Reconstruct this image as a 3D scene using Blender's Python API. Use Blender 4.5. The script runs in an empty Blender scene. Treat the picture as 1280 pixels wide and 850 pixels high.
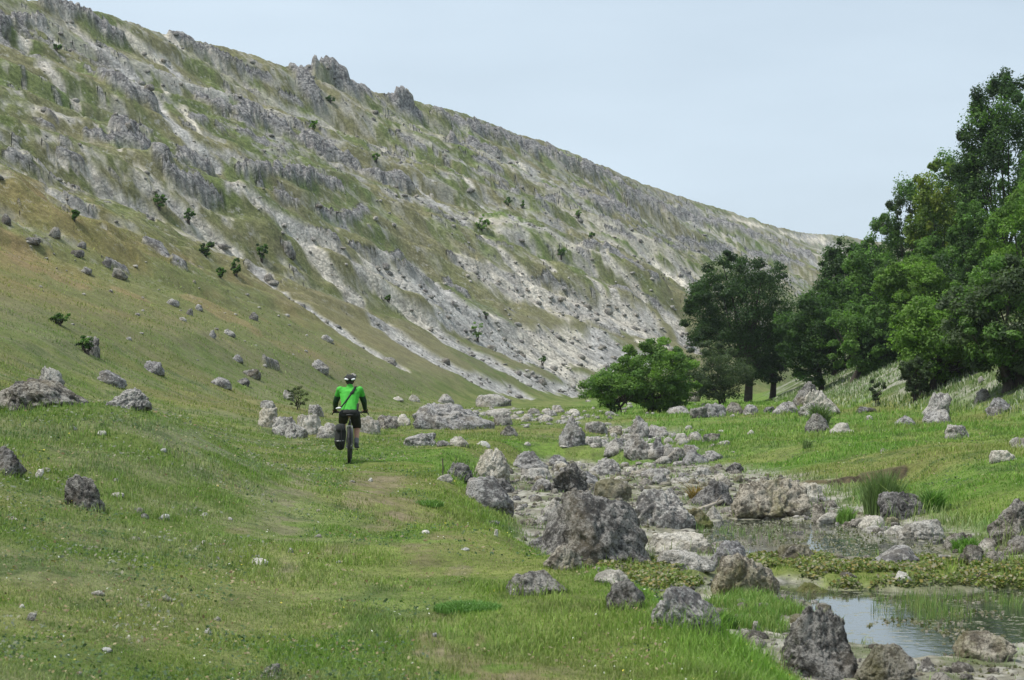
import bpy, bmesh, math, random
import numpy as np
from mathutils import Vector, Matrix, Quaternion
SC = bpy.context.scene
COL = SC.collection
R = math.radians
# ------------------------------------------------------------------ camera
F = 2500.0; CX, CY, HOR = 640.0, 425.0, 470.0
CAMZ = 1.7
PITCH = math.atan((HOR-CY)/F)
cam = bpy.data.cameras.new('camera'); co = bpy.data.objects.new('camera', cam); COL.objects.link(co)
cam.sensor_width = 36.0; cam.lens = 36.0*F/1280.0; cam.clip_start = 0.3; cam.clip_end = 12000
co.location = (0, 0, CAMZ); co.rotation_euler = (math.pi/2+PITCH, 0, 0)
SC.camera = co
cam.dof.use_dof = True; cam.dof.focus_distance = 38.7; cam.dof.aperture_fstop = 8.0
# ------------------------------------------------------------------ light
SUN_EL, SUN_AZ = R(64), R(-105)       # azimuth measured from +Y towards +X
sl = bpy.data.lights.new('sun', 'SUN'); sl.energy = 4.2; sl.angle = R(10); sl.color = (1.0, 0.955, 0.88)
so = bpy.data.objects.new('sun', sl); COL.objects.link(so)
sd = Vector((math.sin(SUN_AZ)*math.cos(SUN_EL), math.cos(SUN_AZ)*math.cos(SUN_EL), math.sin(SUN_EL)))
so.rotation_euler = (-sd).to_track_quat('-Z', 'Y').to_euler()
W = bpy.data.worlds.new('World'); SC.world = W; W.use_nodes = True
wn = W.node_tree.nodes; wl = W.node_tree.links; wn.clear()
wo = wn.new('ShaderNodeOutputWorld'); bg = wn.new('ShaderNodeBackground')
sky = wn.new('ShaderNodeTexSky'); sky.sky_type = 'NISHITA'; sky.sun_disc = False
sky.sun_elevation = SUN_EL; sky.sun_rotation = SUN_AZ; sky.altitude = 200
sky.air_density = 1.0; sky.dust_density = 3.0; sky.ozone_density = 1.5
tc = wn.new('ShaderNodeTexCoord'); mp = wn.new('ShaderNodeMapping'); mp.inputs['Scale'].default_value = (2.2, 2.2, 9)
nz = wn.new('ShaderNodeTexNoise'); nz.inputs['Scale'].default_value = 1.6; nz.inputs['Detail'].default_value = 5; nz.inputs['Roughness'].default_value = .45
cr = wn.new('ShaderNodeMapRange'); cr.inputs['From Min'].default_value = .35; cr.inputs['From Max'].default_value = .7
cr.inputs['To Min'].default_value = .72; cr.inputs['To Max'].default_value = .93
mx = wn.new('ShaderNodeMix'); mx.data_type = 'RGBA'
mx.inputs[7].default_value = (7.45, 8.85, 10.1, 1)        # thin high overcast
wl.new(tc.outputs['Generated'], mp.inputs['Vector']); wl.new(mp.outputs[0], nz.inputs['Vector']); wl.new(nz.outputs['Fac'], cr.inputs['Value'])
wl.new(cr.outputs[0], mx.inputs[0]); wl.new(sky.outputs[0], mx.inputs[6]); wl.new(mx.outputs[2], bg.inputs['Color'])
bg.inputs['Strength'].default_value = 0.1
wl.new(bg.outputs[0], wo.inputs[0])
SC.view_settings.view_transform = 'Standard'; SC.view_settings.look = 'None'
SC.view_settings.exposure = 0.0; SC.view_settings.gamma = 1.0; SC.view_settings.use_curve_mapping = False

# ------------------------------------------------------------------ numpy helpers
def _h(i, j, k, s):
    n = (i.astype(np.int64)*374761393 + j.astype(np.int64)*668265263 + k*2147483647*3 + s*1274126177) & 0xffffffff
    n = ((n ^ (n >> 13))*1274126177) & 0xffffffff
    n = n ^ (n >> 16)
    return n.astype(np.float64)/4294967295.0
def n2(x, y, s=0):
    i = np.floor(x); j = np.floor(y); a = x-i; b = y-j
    a = a*a*a*(a*(a*6-15)+10); b = b*b*b*(b*(b*6-15)+10)
    i = i.astype(np.int64); j = j.astype(np.int64)
    v00 = _h(i, j, 0, s); v10 = _h(i+1, j, 0, s); v01 = _h(i, j+1, 0, s); v11 = _h(i+1, j+1, 0, s)
    return (v00*(1-a)+v10*a)*(1-b)+(v01*(1-a)+v11*a)*b
def fb(x, y, s=0, o=4, g=.5):
    v = 0; A = 1; T = 0
    c, n_ = math.cos(.6), math.sin(.6)
    for q in range(o):
        v = v + A*n2(x, y, s+q*17); T += A; A *= g
        x, y = (x*c-y*n_)*2.03+7.1, (x*n_+y*c)*2.03-3.7
    return v/T
def n3(p, s=0):
    f = np.floor(p); d = p-f; d = d*d*(3-2*d); f = f.astype(np.int64)
    out = 0
    for a in (0, 1):
        for b in (0, 1):
            for c in (0, 1):
                w = (d[:, 0] if a else 1-d[:, 0])*(d[:, 1] if b else 1-d[:, 1])*(d[:, 2] if c else 1-d[:, 2])
                out = out + w*_h(f[:, 0]+a, f[:, 1]+b + (f[:, 2]+c)*7919, 0, s)
    return out
def fb3(p, s=0, o=4, g=.5):
    v = 0; A = 1; T = 0
    for q in range(o):
        v = v + A*n3(p, s+q*13); T += A; A *= g; p = p*2.07+5.3
    return v/T
def ss(a, b, x):
    t = np.clip((x-a)/(b-a), 0, 1); return t*t*(3-2*t)
def polydist(x, y, P, want_t=False, closed=False):
    P = np.asarray(P, float); best = np.full(x.shape, 1e9); bt = np.zeros(x.shape)
    n = len(P); L = 0.0
    for k in range(n if closed else n-1):
        a = P[k]; b = P[(k+1) % n]; d = b-a; ll = float(d@d)
        t = np.clip(((x-a[0])*d[0]+(y-a[1])*d[1])/ll, 0, 1)
        q = np.hypot(x-a[0]-t*d[0], y-a[1]-t*d[1]); m = q < best
        best = np.where(m, q, best)
        if want_t: bt = np.where(m, L+t*math.sqrt(ll), bt)
        L += math.sqrt(ll)
    return (best, bt) if want_t else best
def inside(x, y, P):
    c = np.zeros(x.shape, bool); n = len(P)
    for k in range(n):
        x1, y1 = P[k]; x2, y2 = P[(k+1) % n]
        if y1 == y2: continue
        m = ((y1 > y) != (y2 > y)) & (x < (x2-x1)*(y-y1)/(y2-y1)+x1); c ^= m
    return c
def sdf(x, y, P):
    d = polydist(x, y, P, closed=True); return np.where(inside(x, y, P), -d, d)

# ------------------------------------------------------------------ terrain function
BED = -0.55; WATER = -0.60
def flat(px, py, z):        # where a sight line meets height z
    f = math.cos(PITCH)*1.0; u = (CY-py)/F; r = (px-CX)/F
    dy = math.cos(PITCH)-u*math.sin(PITCH); dz = math.sin(PITCH)+u*math.cos(PITCH)
    t = (z-CAMZ)/dz
    return (r*t, dy*t)
bedpx = [(1150,1000),(1040,870),(985,838),(905,790),(830,776),(775,755),(728,722),(680,702),(655,684),(648,650),(622,628),(610,604),
         (640,588),(690,574),(760,577),(850,579),(905,584),(960,592),(1010,604),(1060,636),(1110,650),(1180,662),(1240,694),(1320,715),(1500,760),(1500,1000)]
BEDP = [flat(a, b, BED) for a, b in bedpx]
poolpx = [(1035,742),(1090,738),(1160,744),(1300,734),(1500,760),(1500,815),(1300,802),(1235,806),(1190,822),(1150,825),(1085,810),(1050,775),(1020,752),(975,748),(955,738),(985,728),(1010,734)]
POOLP = [flat(a, b, WATER) for a, b in poolpx]
pool2px = [(845,658),(900,648),(1010,650),(1065,655),(1160,672),(1190,690),(1080,700),(980,702),(900,692),(860,680)]
POOL2P = [flat(a, b, WATER) for a, b in pool2px]
islpx = [(880,716),(1000,705),(1100,708),(1290,714),(1420,730),(1290,736),(1150,740),(1040,737),(1020,730),(930,722)]
ISLP = [flat(a, b, WATER) for a, b in islpx]
isl2px = [(690,712),(760,704),(850,706),(885,716),(880,735),(850,750),(800,745),(750,730)]
ISL2P = [flat(a, b, WATER) for a, b in isl2px]
def pathx(y): return -0.107*(np.minimum(y, 60)-10)
FOOT = [(-8,-60),(-9,0),(-12,40),(-13,60),(-12,90),(-8,120),(-3,150),(3,180),(10,210),(38,261),(75,382),(160,560),(420,900)]
_sky = [(0,-18),(90,3),(140,18),(200,38),(300,65),(370,82),(440,101),(500,118),(600,146),(690,181),(760,210),(830,238),(900,260),(950,276),(1000,287),(1055,294),(1200,318)]
HH = 45.0
RIDGE = [(-330,-160),(-190,0),(-120,90),(-88,165)]
for a, b in _sky:
    Z = F*(HH-CAMZ)/(HOR-b); RIDGE.append(((a-CX)/F*Z, Z))
RIDGE.append((420, 1100))
RFOOT = [(60,-80),(34,20),(22,50),(18.5,80),(17.3,105),(18,135),(21,175),(30,240),(80,340),(420,650)]
def hill_uv(x, y):
    df, tf = polydist(x, y, FOOT, True); dr, tr = polydist(x, y, RIDGE, True)
    # left side of the foot line?
    side = inside(x, y, FOOT+[(420,5000),(-5000,5000),(-5000,-60)])
    beyond = inside(x, y, RIDGE+[(420,5000),(-5000,5000),(-5000,-160)])
    u = df/(df+dr+1e-6); u = np.where(beyond, 1+dr/100., np.where(side, u, -df/100.))
    t = tf*(1-np.clip(u, 0, 1))*1.0 + tr*np.clip(u, 0, 1)*.8
    return u, t, df, dr
def H(x, y, detail=True, full=False):
    x = np.asarray(x, float); y = np.asarray(y, float)
    u, t, df, dr = hill_uv(x, y)
    # valley floor
    fl = -0.35*ss(40, 75, y) - 0.45*ss(90, 200, y)
    e = np.maximum(0, pathx(y)-1.0-x); fade = 1-ss(60, 150, y)*.0
    lat = 0.22*(np.sqrt(e*e+.5)-math.sqrt(.5))
    lat = np.minimum(lat, 2.2+0*lat) * (1-ss(70, 170, y))
    hump = 0.88*np.exp(-(((x+4.9)/1.6)**2+((y-26)/3.4)**2)/2)
    mead = ss(4, 14, x-0.02*y)*0.28 + ss(6, 20, x)*.15
    z = fl + lat + hump + mead*(1-ss(60, 140, y)*.3)
    z = z + (fb(x*.35, y*.25, 3, 3)-.5)*.28 + (fb(x*1.3, y*1.1, 5, 3)-.5)*.10
    # right hill
    dR = polydist(x, y, RFOOT)
    rs = inside(x, y, RFOOT+[(5000,5000),(5000,-80)])
    dR = np.where(rs, dR, -dR)
    rise = 0.58*(np.sqrt(np.maximum(dR+1, 0)**2+4)-2); rise = 24*(1-np.exp(-rise/24))
    z = z + np.where(dR > -1, rise, 0)
    # eroded step in the right bank
    sy = 42.0-(x-6.4)*.25+(fb(x*1.6, x*0+3.3, 37, 4, .65)-.5)*2.2; sw = ss(4.7, 5.3, x)*(1-ss(7.8, 8.6, x)); s_ = sy-y
    z = z + sw*(.10*np.exp(-np.maximum(-s_, 0)/1.5)*(s_ < 0) + .10*(s_ >= 0) - .50*ss(-.18, .22, s_)*np.exp(-np.maximum(s_-.3, 0)/2.6))
    # stream bed
    d = sdf(x, y, BEDP)
    right = ss(-1, 3, x-(3.6+0*y))
    wb = 1.3+right*2.2
    k = ss(-0.15, 1.0, d/wb)
    cut = ss(.62, .80, d/wb + (fb(x*1.1, y*.6, 31, 2)-.5)*.35)
    cutm = np.exp(-(((x-6.9)/1.3)**2+((y-39)/3.5)**2))
    k = k*(1-.55*cutm)+cut*cutm*.55
    bedz = BED + (fb(x*1.7, y*1.0, 9, 4)-.5)*.16 - .03
    pl = np.minimum(sdf(x, y, POOLP), sdf(x, y, POOL2P)+.25); bedz = bedz - .24*(1-ss(-.4, .15, pl))
    il = np.minimum(sdf(x, y, ISLP), sdf(x, y, ISL2P)); bedz = bedz + .09*(1-ss(-.25, .1, il))
    z = bedz*(1-k)+z*k
    # far dry channel
    ch = polydist(x, y, [(4.2,52),(3,62),(5.8,80),(1,98),(-2,125),(0,150)])
    z = z - .32*np.exp(-(ch/1.5)**2)*ss(48, 56, y)
    # left hill
    uc = np.clip(u, 0, 1)
    pr = uc*.72 + .28*(uc**1.7)
    pr = pr + .05*np.sin(uc*math.pi)**2
    hz = HH*pr
    hz = hz*(.45+.55*ss(0, .08, u))
    hz = hz + np.where(u > 1, np.minimum((u-1)*2.0, 6), 0)
    z = z*(1-.9*ss(.1, .3, uc)) + hz
    if detail:
        m = ss(.06, .3, u)*(1-.75*ss(.93, 1.0, u))
        z = z + m*((fb(t*.055, u*3.0, 41, 4)-.5)*7.5 + (np.abs(fb(t*.16, u*3, 43, 3)-.5)-.1)*3.2)
        z = z + m*(fb(x*.25, y*.25, 47, 3)-.5)*1.6
    if full: return z, dict(u=u, t=t, df=df, d=d, pl=pl, il=il, dR=dR, ch=ch, k=k, cutm=cutm, scarp=sw*np.exp(-((s_-.05)/.30)**2))
    return z
def ray(px, py):
    u = (CY-py)/F; r = (px-CX)/F
    return np.array([r, math.cos(PITCH)-u*math.sin(PITCH), math.sin(PITCH)+u*math.cos(PITCH)])
def proj(x, y, z):
    z = z-CAMZ; f = y*math.cos(PITCH)+z*math.sin(PITCH); uu = -y*math.sin(PITCH)+z*math.cos(PITCH)
    f = np.where(f > .1, f, .1)
    return CX+F*x/f, CY-F*uu/f
_ts = np.exp(np.linspace(math.log(8), math.log(900), 1500))
def hit(px, py):
    d = ray(px, py); x = d[0]*_ts; y = d[1]*_ts; z = CAMZ+d[2]*_ts
    g = z-H(x, y)
    k = np.argmax(g < 0)
    if g[k] >= 0: return None
    a, b = _ts[max(k-1, 0)], _ts[k]
    tt = np.linspace(a, b, 24); g = CAMZ+d[2]*tt-H(d[0]*tt, d[1]*tt); k = np.argmax(g < 0); t = tt[k]
    return Vector((d[0]*t, d[1]*t, CAMZ+d[2]*t))
def ground(x, y): return float(H(np.array([x]), np.array([y]))[0])

# ------------------------------------------------------------------ object helpers
def tag(o, label=None, cat=None, group=None, kind=None):
    if label: o['label'] = label
    if cat: o['category'] = cat
    if group: o['group'] = group
    if kind: o['kind'] = kind
    return o
def mesh_np(name, V, Fc, mat, cols=None, smooth=False, parent=None, attrs=None, link=True):
    V = np.ascontiguousarray(V, dtype=np.float32); Fc = np.ascontiguousarray(Fc, dtype=np.int32)
    me = bpy.data.meshes.new(name); n = Fc.shape[1]; nf = len(Fc)
    me.vertices.add(len(V)); me.vertices.foreach_set('co', V.ravel())
    me.loops.add(nf*n); me.loops.foreach_set('vertex_index', Fc.ravel())
    me.polygons.add(nf); me.polygons.foreach_set('loop_start', np.arange(0, nf*n, n, dtype=np.int32))
    try: me.polygons.foreach_set('loop_total', np.full(nf, n, np.int32))
    except Exception: pass
    if smooth: me.polygons.foreach_set('use_smooth', np.ones(nf, bool))
    if cols is not None:
        a = me.attributes.new('Col', 'FLOAT_COLOR', 'POINT')
        c = np.ones((len(V), 4), np.float32); c[:, :3] = cols; a.data.foreach_set('color', c.ravel())
    for k, v in (attrs or {}).items():
        a = me.attributes.new(k, 'FLOAT', 'POINT'); a.data.foreach_set('value', np.asarray(v, np.float32))
    me.update(calc_edges=True)
    if mat: me.materials.append(mat)
    if not link: return me
    o = bpy.data.objects.new(name, me); COL.objects.link(o)
    if parent: o.parent = parent
    return o
def empty(name, loc, label=None, cat=None, group=None, rz=0):
    o = bpy.data.objects.new(name, None); COL.objects.link(o); o.location = loc; o.rotation_euler = (0, 0, rz)
    o.empty_display_size = .2
    return tag(o, label, cat, group)
class NT:
    def __init__(s, name):
        s.m = bpy.data.materials.new(name); s.m.use_nodes = True; s.t = s.m.node_tree; s.n = s.t.nodes; s.l = s.t.links
        s.n.clear(); s.out = s.n.new('ShaderNodeOutputMaterial')
    def N(s, typ, inp=None, **kw):
        nd = s.n.new('ShaderNode'+typ)
        for k, v in kw.items(): setattr(nd, k, v)
        for k, v in (inp or {}).items():
            if isinstance(v, bpy.types.NodeSocket): s.l.new(v, nd.inputs[k])
            else: nd.inputs[k].default_value = v
        return nd
    def noise(s, vec, scale, detail=4, rough=.55):
        return s.N('TexNoise', {'Vector': vec, 'Scale': scale, 'Detail': detail, 'Roughness': rough}).outputs['Fac']
    def rng(s, v, a, b, c=0., d=1.):
        return s.N('MapRange', {'Value': v, 'From Min': a, 'From Max': b, 'To Min': c, 'To Max': d}).outputs[0]
    def mix(s, f, a, b, blend='MIX'):
        nd = s.n.new('ShaderNodeMix'); nd.data_type = 'RGBA'; nd.blend_type = blend
        for k, v in ((0, f), (6, a), (7, b)):
            if isinstance(v, bpy.types.NodeSocket): s.l.new(v, nd.inputs[k])
            else: nd.inputs[k].default_value = v if k == 0 else (*v, 1)
        return nd.outputs[2]
    def math(s, op, a, b=0.):
        nd = s.n.new('ShaderNodeMath'); nd.operation = op
        for k, v in ((0, a), (1, b)):
            if isinstance(v, bpy.types.NodeSocket): s.l.new(v, nd.inputs[k])
            else: nd.inputs[k].default_value = v
        return nd.outputs[0]
def simple(name, col, rough=.6, metal=0., nscale=30, var=.12, spec=.4, bump=0.):
    t = NT(name); g = t.N('TexCoord').outputs['Object']
    n = t.noise(g, nscale, 3)
    c = t.mix(t.rng(n, .3, .7), [v*(1-var) for v in col], [min(1, v*(1+var)) for v in col])
    b = t.N('BsdfPrincipled', {'Base Color': c, 'Roughness': rough, 'Metallic': metal, 'Specular IOR Level': spec})
    if bump: t.l.new(t.N('Bump', {'Height': n, 'Strength': bump, 'Distance': .01}).outputs[0], b.inputs['Normal'])
    t.l.new(b.outputs[0], t.out.inputs[0]); return t.m

# ------------------------------------------------------------------ ground material
def ground_mat():
    t = NT('ground'); g = t.N('TexCoord').outputs['Object']
    col = t.N('Attribute', attribute_name='Col').outputs['Color']
    rk = t.N('Attribute', attribute_name='rk').outputs['Fac']
    sc = t.N('Attribute', attribute_name='sc').outputs['Fac']
    geo = t.N('NewGeometry').outputs['Position']
    cd = t.N('CameraData')
    # fine grass mottling
    n1 = t.noise(g, 9, 5, .7); n2_ = t.noise(g, 1.1, 4, .6)
    c = t.mix(t.rng(n1, .3, .7, 0, 1), (.62,.62,.6), (1.38,1.36,1.3)); c = t.mix(1.0, col, c, 'MULTIPLY')
    c = t.mix(1.0, c, t.mix(t.rng(n2_, .3, .7), (.84,.84,.84), (1.16,1.16,1.12)), 'MULTIPLY')
    # coarse tufts and half buried stones on the slope
    hl = t.N('Attribute', attribute_name='hl').outputs['Fac']
    n4 = t.noise(g, 2.2, 7, .8); n5 = t.noise(g, .8, 8, .75)
    hc = t.mix(t.rng(n4, .38, .62), (.62,.64,.60), (1.36,1.33,1.30)); c = t.mix(hl, c, t.mix(1.0, c, hc, 'MULTIPLY'))
    c = t.mix(t.math('MULTIPLY', hl, t.rng(t.math('ADD', t.math('MULTIPLY', n4, .45), t.math('MULTIPLY', n5, .55)), .55, .59, 0, .7)), c, (.30,.29,.275))
    # stones in scree
    gw = t.N('VectorMath', {0: g, 1: t.N('TexNoise', {'Vector': g, 'Scale': 1.3, 'Detail': 5, 'Roughness': .7}).outputs['Color']}, operation='ADD').outputs[0]
    v = t.N('TexVoronoi', {'Vector': gw, 'Scale': 3.2, 'Randomness': 1.0}); 
    v2 = t.N('TexVoronoi', {'Vector': gw, 'Scale': 1.1, 'Randomness': 1.0})
    sep = t.N('SeparateColor', {0: v.outputs['Color']}); sep2 = t.N('SeparateColor', {0: v2.outputs['Color']})
    st = t.math('ADD', t.rng(sep.outputs[0], 0, 1, .62, 1.1), t.rng(sep2.outputs[0], 0, 1, -.12, .40))
    edge = t.rng(v.outputs['Distance'], .25, .75, 1.0, .72)
    st = t.math('MULTIPLY', st, edge)
    stc = t.N('CombineColor', {0: st, 1: st, 2: st}).outputs[0]
    c2 = t.mix(1.0, col, stc, 'MULTIPLY'); c = t.mix(sc, c, c2)
    # rock face
    r1 = t.noise(g, .9, 8, .72); r2 = t.noise(g, 3.4, 5, .7)
    rc = t.mix(t.rng(r1, .40, .60), (.125,.12,.125), (.36,.35,.34)); rc = t.mix(t.rng(r2, .52, .60), rc, (.50,.48,.45)); rc = t.mix(t.rng(t.noise(g, 1.8, 6, .8), .50, .40, 0, .7), rc, (.09,.088,.09))
    crk = t.N('TexVoronoi', {'Vector': t.N('VectorMath', {0: g, 1: t.N('TexNoise', {'Vector': g, 'Scale': .7, 'Detail': 4}).outputs['Color']}, operation='ADD').outputs[0], 'Scale': .8}, feature='DISTANCE_TO_EDGE').outputs['Distance']
    rc = t.mix(t.rng(crk, 0, .05, .22, 0), rc, (.06,.06,.06))
    c = t.mix(rk, c, rc)
    # bumps
    hb = t.math('ADD', t.math('MULTIPLY', n1, .05), t.math('MULTIPLY', t.math('MULTIPLY', r1, rk), 1.1))
    hb = t.math('ADD', hb, t.math('MULTIPLY', t.math('MULTIPLY', sc, v.outputs['Distance']), -.12))
    hb = t.math('ADD', hb, t.math('MULTIPLY', t.math('MULTIPLY', rk, t.rng(crk, 0, .12)), .18))
    b = t.N('BsdfPrincipled', {'Base Color': c, 'Roughness': .95, 'Specular IOR Level': .12})
    t.l.new(t.N('Bump', {'Height': hb, 'Strength': .9, 'Distance': 1.0}).outputs[0], b.inputs['Normal'])
    t.l.new(b.outputs[0], t.out.inputs[0]); return t.m

# ------------------------------------------------------------------ ground: masks traced on the slope
ROCKL = [  # polylines (px,py,half thickness px)
 [(60,0,7),(85,8,9),(112,18,10),(135,35,11),(152,50,7)],
 [(0,38,8),(22,30,9),(45,26,7)], [(222,48,8),(252,62,10),(285,76,8),(300,82,5)],
 [(308,88,5),(330,96,6)], [(372,92,10),(384,115,12),(392,132,9)], [(352,120,5),(372,128,7)],
 [(392,92,10),(410,95,14),(438,105,12),(455,115,8)],
 [(492,125,9),(506,135,12),(522,145,7)], [(546,142,7),(575,155,9),(600,162,11),(630,172,13),(660,185,12),(690,190,9)],
 [(565,176,7),(590,182,9),(615,192,8)], [(595,200,4),(620,208,7)],
 [(700,200,6),(735,212,9),(762,222,11),(790,245,14),(820,258,12),(850,268,11),(890,280,10),(930,290,9),(965,305,7),(1010,318,9)],
 [(722,238,7),(745,258,13),(775,262,13),(790,268,9)],
 [(250,128,7),(275,138,10),(305,148,11),(335,158,11),(352,165,9),(385,180,8),(410,196,9),(440,205,9),(470,222,9),(505,232,9)],
 [(300,165,7),(330,178,7),(352,188,6)],
 [(108,172,6),(130,176,8),(152,178,9),(180,186,9),(205,196,9),(235,200,10),(262,215,8)],
 [(152,158,9),(166,166,7)], [(210,215,5),(228,228,9),(250,238,9),(272,252,6)],
 [(128,98,6),(150,108,8),(170,122,10),(188,130,8)], [(110,88,5),(125,96,6)],
 [(298,210,5),(325,214,8),(355,218,8),(392,226,9),(425,236,6)], [(240,148,5),(255,150,6)],
 [(46,150,5),(58,160,6)],[(80,195,6),(95,203,6)],[(12,195,6),(28,205,7)],[(60,140,4),(72,150,5)],
 [(492,168,5),(515,180,7),(528,186,6)],[(540,262,6),(560,275,5)],[(400,262,5),(430,270,7),(455,262,6)],
 [(500,332,8),(520,342,9),(548,360,8)],[(560,352,5),(580,368,6)],[(600,300,4),(640,312,5)],[(640,345,5),(690,352,7),(720,372,6)],
 [(735,308,7),(770,318,10),(800,335,9),(818,345,6)],[(760,285,5),(790,296,5)],[(640,240,4),(690,250,5)],
 [(600,400,6),(640,410,8),(680,420,8)],[(700,385,8),(740,400,10),(770,415,8)],[(770,360,7),(810,375,8),(835,395,7)],
 [(820,300,4),(870,315,5),(930,330,5)],[(560,318,4),(590,330,6),(620,338,6)],[(668,455,5),(690,462,5)],
 [(860,345,6),(880,362,6)],[(325,230,6),(352,243,7),(370,252,5)],[(135,330,5),(155,340,6)],[(186,305,5),(205,320,6),(225,330,6)],
 [(330,455,4),(345,460,5)],[(440,310,6),(475,322,8),(500,318,6)],[(392,290,6),(420,300,7)],
 [(850,300,5),(900,312,6),(950,318,6),(1000,330,6)],
]
SCREEL = [
 [(78,18,5),(105,45,6),(140,72,8),(168,95,9),(192,125,9),(212,150,9),(240,178,9),(268,205,9),(292,228,8),(318,244,8),(348,270,9),(378,302,10),(410,338,12),(440,368,15),(480,402,18),(530,440,20),(590,470,20),(650,492,18)],
 [(0,22,6),(30,50,7),(55,80,7),(75,105,7),(95,130,5),(120,155,4),(150,185,4)],
 [(35,25,3),(55,38,4),(75,58,4)],[(30,215,3),(60,235,4),(95,262,4),(130,285,3)],
 [(60,195,3),(105,215,4),(130,228,5),(165,258,4),(190,275,4)],
 [(150,35,6),(175,55,9),(205,75,9),(225,95,7)],[(205,42,4),(225,58,5)],
 [(170,205,4),(200,235,6),(225,262,7),(260,290,9),(295,318,10),(330,345,10),(370,375,10),(410,400,11),(450,428,10),(500,458,9)],
 [(110,205,3),(140,240,4),(180,262,4)],[(262,70,5),(285,90,5),(310,110,5)],
 [(350,270,7),(410,300,9),(470,350,12),(520,395,16),(580,435,20),(650,470,22),(720,490,18)],
 [(430,285,8),(480,315,10),(520,340,12),(570,385,16),(630,430,22),(700,465,24),(740,480,18)],
 [(545,190,3),(585,225,4),(640,270,5),(700,320,6),(750,360,8)],[(480,195,3),(520,230,4),(560,262,5),(610,300,6),(660,345,9),(720,390,12)],
 [(640,200,5),(660,210,8)],[(745,305,5),(760,325,7),(790,350,7),(805,375,7)],[(790,305,5),(820,330,9),(850,350,12),(870,370,12)],
 [(775,395,6),(800,415,8),(830,430,8)],[(470,330,22),(560,380,30),(660,430,34),(760,440,34)],[(600,340,26),(700,380,30),(800,400,30)],[(820,245,3),(870,262,4),(920,272,4),(950,282,5)],[(980,290,4),(1020,298,8),(1050,310,10)],
 [(960,295,4),(990,310,7),(1020,330,9)],[(600,255,3),(650,300,4),(690,335,5)],[(700,285,3),(740,330,4),(770,370,6)],
 [(560,400,14),(640,440,20),(700,440,24),(760,450,24),(820,450,18)],[(840,400,14),(860,430,14)],
]
BRIGHT = [[(150,35,5),(180,60,8),(200,78,6)],[(205,110,4),(230,140,7),(250,165,5)],[(820,330,7),(850,352,10)],[(748,305,4),(765,330,4)],[(800,428,6),(815,432,4)],[(645,200,4),(658,212,5)],[(205,42,3),(222,52,5)],[(920,272,3),(950,282,4)],[(975,290,3),(1030,298,6)]]
def world_lines(L, every=1):
    out = []
    for pl in L:
        P = []
        for a, b, w in pl:
            h = hit(a, b)
            if h is None: h = hit(a, b+6)
            if h is None: continue
            P.append((h.x, h.y, h.z, w*h.y/F*1.15))
        out.append(P)
    return out
def line_mask(X, Y, Z, L, soft=.5, warp=None):
    m = np.zeros(X.shape)
    for P in L:
        P = np.array(P)
        if len(P) == 0: continue
        if len(P) == 1: P = np.vstack([P, P+[.1,0,0,0]])
        r = P[:, 3].max()*2.2
        sel = np.nonzero((X > P[:, 0].min()-r) & (X < P[:, 0].max()+r) & (Y > P[:, 1].min()-r*2) & (Y < P[:, 1].max()+r*2))[0]
        if not len(sel): continue
        x, y, z = X[sel], Y[sel], Z[sel]; best = np.zeros(len(sel))
        for a, b in zip(P[:-1], P[1:]):
            d = b[:3]-a[:3]; ll = d@d+1e-9
            t = np.clip(((x-a[0])*d[0]+(y-a[1])*d[1]+(z-a[2])*d[2])/ll, 0, 1)
            q = np.sqrt(((x-a[0]-t*d[0])*1.0)**2+((y-a[1]-t*d[1])*.62)**2+(z-a[2]-t*d[2])**2)
            rr = a[3]+(b[3]-a[3])*t
            if warp is not None: q = q+warp[sel]*rr
            best = np.maximum(best, 1-ss(1-soft, 1+soft, q/rr))
        m[sel] = np.maximum(m[sel], best)
    return m
cragW = world_lines([[(398,93,9),(412,96,10),(428,104,8)],[(500,129,7),(510,132,8)]]); rockW = world_lines(ROCKL); screeW = world_lines(SCREEL); brightW = world_lines(BRIGHT)

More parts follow.
